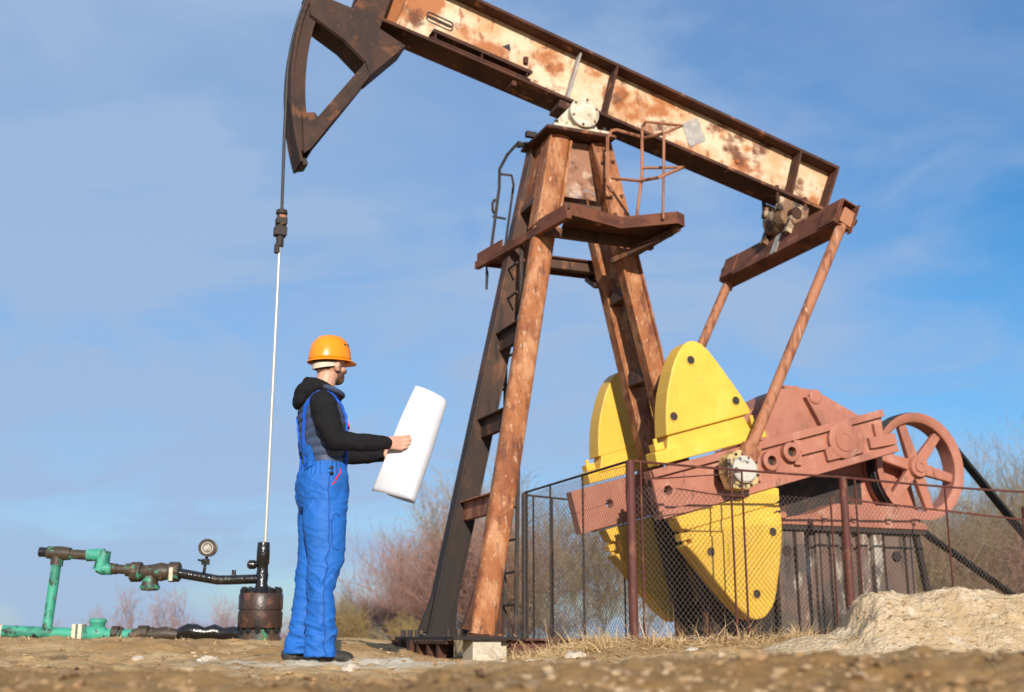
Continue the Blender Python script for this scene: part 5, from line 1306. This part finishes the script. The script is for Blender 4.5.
def mth(op, a, b_=None, cl=False):
    x = N.new('ShaderNodeMath'); x.operation = op; x.use_clamp = cl
    for i, q in enumerate((a, b_)):
        if q is None: continue
        if isinstance(q, (int, float)): x.inputs[i].default_value = q
        else: L.new(q, x.inputs[i])
    return x.outputs[0]
zc_ = mth('ADD', mth('MAXIMUM', sx.outputs['Z'], 0.0), .30)
cb = N.new('ShaderNodeCombineXYZ'); L.new(mth('DIVIDE', sx.outputs['X'], zc_), cb.inputs[0]); L.new(mth('DIVIDE', sx.outputs['Y'], zc_), cb.inputs[1])
def cloud(scale, loc, rot, lo, hi, det, dist):
    mp = N.new('ShaderNodeMapping'); mp.inputs['Scale'].default_value = scale; mp.inputs['Location'].default_value = loc; mp.inputs['Rotation'].default_value = (0, 0, rot)
    L.new(cb.outputs[0], mp.inputs[0]); n = N.new('ShaderNodeTexNoise'); n.inputs['Scale'].default_value = 1; n.inputs['Detail'].default_value = det; n.inputs['Roughness'].default_value = .55; n.inputs['Distortion'].default_value = dist
    L.new(mp.outputs[0], n.inputs['Vector']); r_ = N.new('ShaderNodeMapRange'); r_.interpolation_type = 'SMOOTHSTEP'; r_.inputs['From Min'].default_value = lo; r_.inputs['From Max'].default_value = hi
    L.new(n.outputs['Fac'], r_.inputs['Value']); return r_.outputs[0]
c1 = cloud((1.15, 1.5, 1), (1.3, .4, 0), .5, .36, .64, 5, .5)
c2 = cloud((2.6, 3.6, 1), (3.1, 2.2, 0), .65, .42, .72, 7, 1.0)
veil = N.new('ShaderNodeMapRange'); veil.interpolation_type = 'SMOOTHSTEP'; veil.inputs['From Min'].default_value = .62; veil.inputs['From Max'].default_value = -.10
veil.inputs['To Min'].default_value = .0; veil.inputs['To Max'].default_value = .50; L.new(mth('DIVIDE', sx.outputs['X'], mth('MAXIMUM', sx.outputs['Y'], .2)), veil.inputs['Value'])
f = mth('ADD', mth('MULTIPLY', c1, .46), mth('MULTIPLY', c2, .40)); f = mth('ADD', f, veil.outputs[0]); f = mth('MINIMUM', f, .92)
mx = N.new('ShaderNodeMix'); mx.data_type = 'RGBA'; L.new(f, mx.inputs['Factor']); hs = N.new('ShaderNodeHueSaturation'); hs.inputs['Saturation'].default_value = 1.42; hs.inputs['Value'].default_value = 1.22; L.new(sky.outputs[0], hs.inputs['Color'])
hz = N.new('ShaderNodeMapRange'); hz.interpolation_type = 'SMOOTHSTEP'; hz.inputs['From Min'].default_value = -.02; hz.inputs['From Max'].default_value = .30; L.new(sx.outputs['Z'], hz.inputs['Value'])
hm = N.new('ShaderNodeMix'); hm.data_type = 'RGBA'; hm.blend_type = 'MULTIPLY'; hm.inputs['Factor'].default_value = 1; L.new(hs.outputs[0], hm.inputs[6])
hc = N.new('ShaderNodeMix'); hc.data_type = 'RGBA'; hc.inputs[6].default_value = (.50, .66, .88, 1); hc.inputs[7].default_value = (.92, 1, 1.06, 1); L.new(hz.outputs[0], hc.inputs['Factor']); L.new(hc.outputs[2], hm.inputs[7])
L.new(hm.outputs[2], mx.inputs[6]); mx.inputs[7].default_value = (3.3, 4.5, 6.55, 1)
L.new(mx.outputs[2], bg.inputs['Color']); bg.inputs['Strength'].default_value = .095

cam = bpy.data.cameras.new('camera'); co = bpy.data.objects.new('camera', cam); COL.objects.link(co); scene.camera = co
cam.sensor_width = 36; cam.sensor_fit = 'HORIZONTAL'; cam.lens = 1200/1024*36; cam.clip_end = 3000; cam.clip_start = .05
co.location = (0, 0, .15); co.rotation_euler = (radians(90)+math.atan(292/1200), 0, 0)
cam.dof.use_dof = True; cam.dof.focus_distance = 6.75; cam.dof.aperture_fstop = 2.3
vs_ = scene.view_settings; vs_.view_transform = 'Standard'; vs_.look = 'None'; vs_.gamma = 1; vs_.exposure = .22; vs_.use_curve_mapping = False
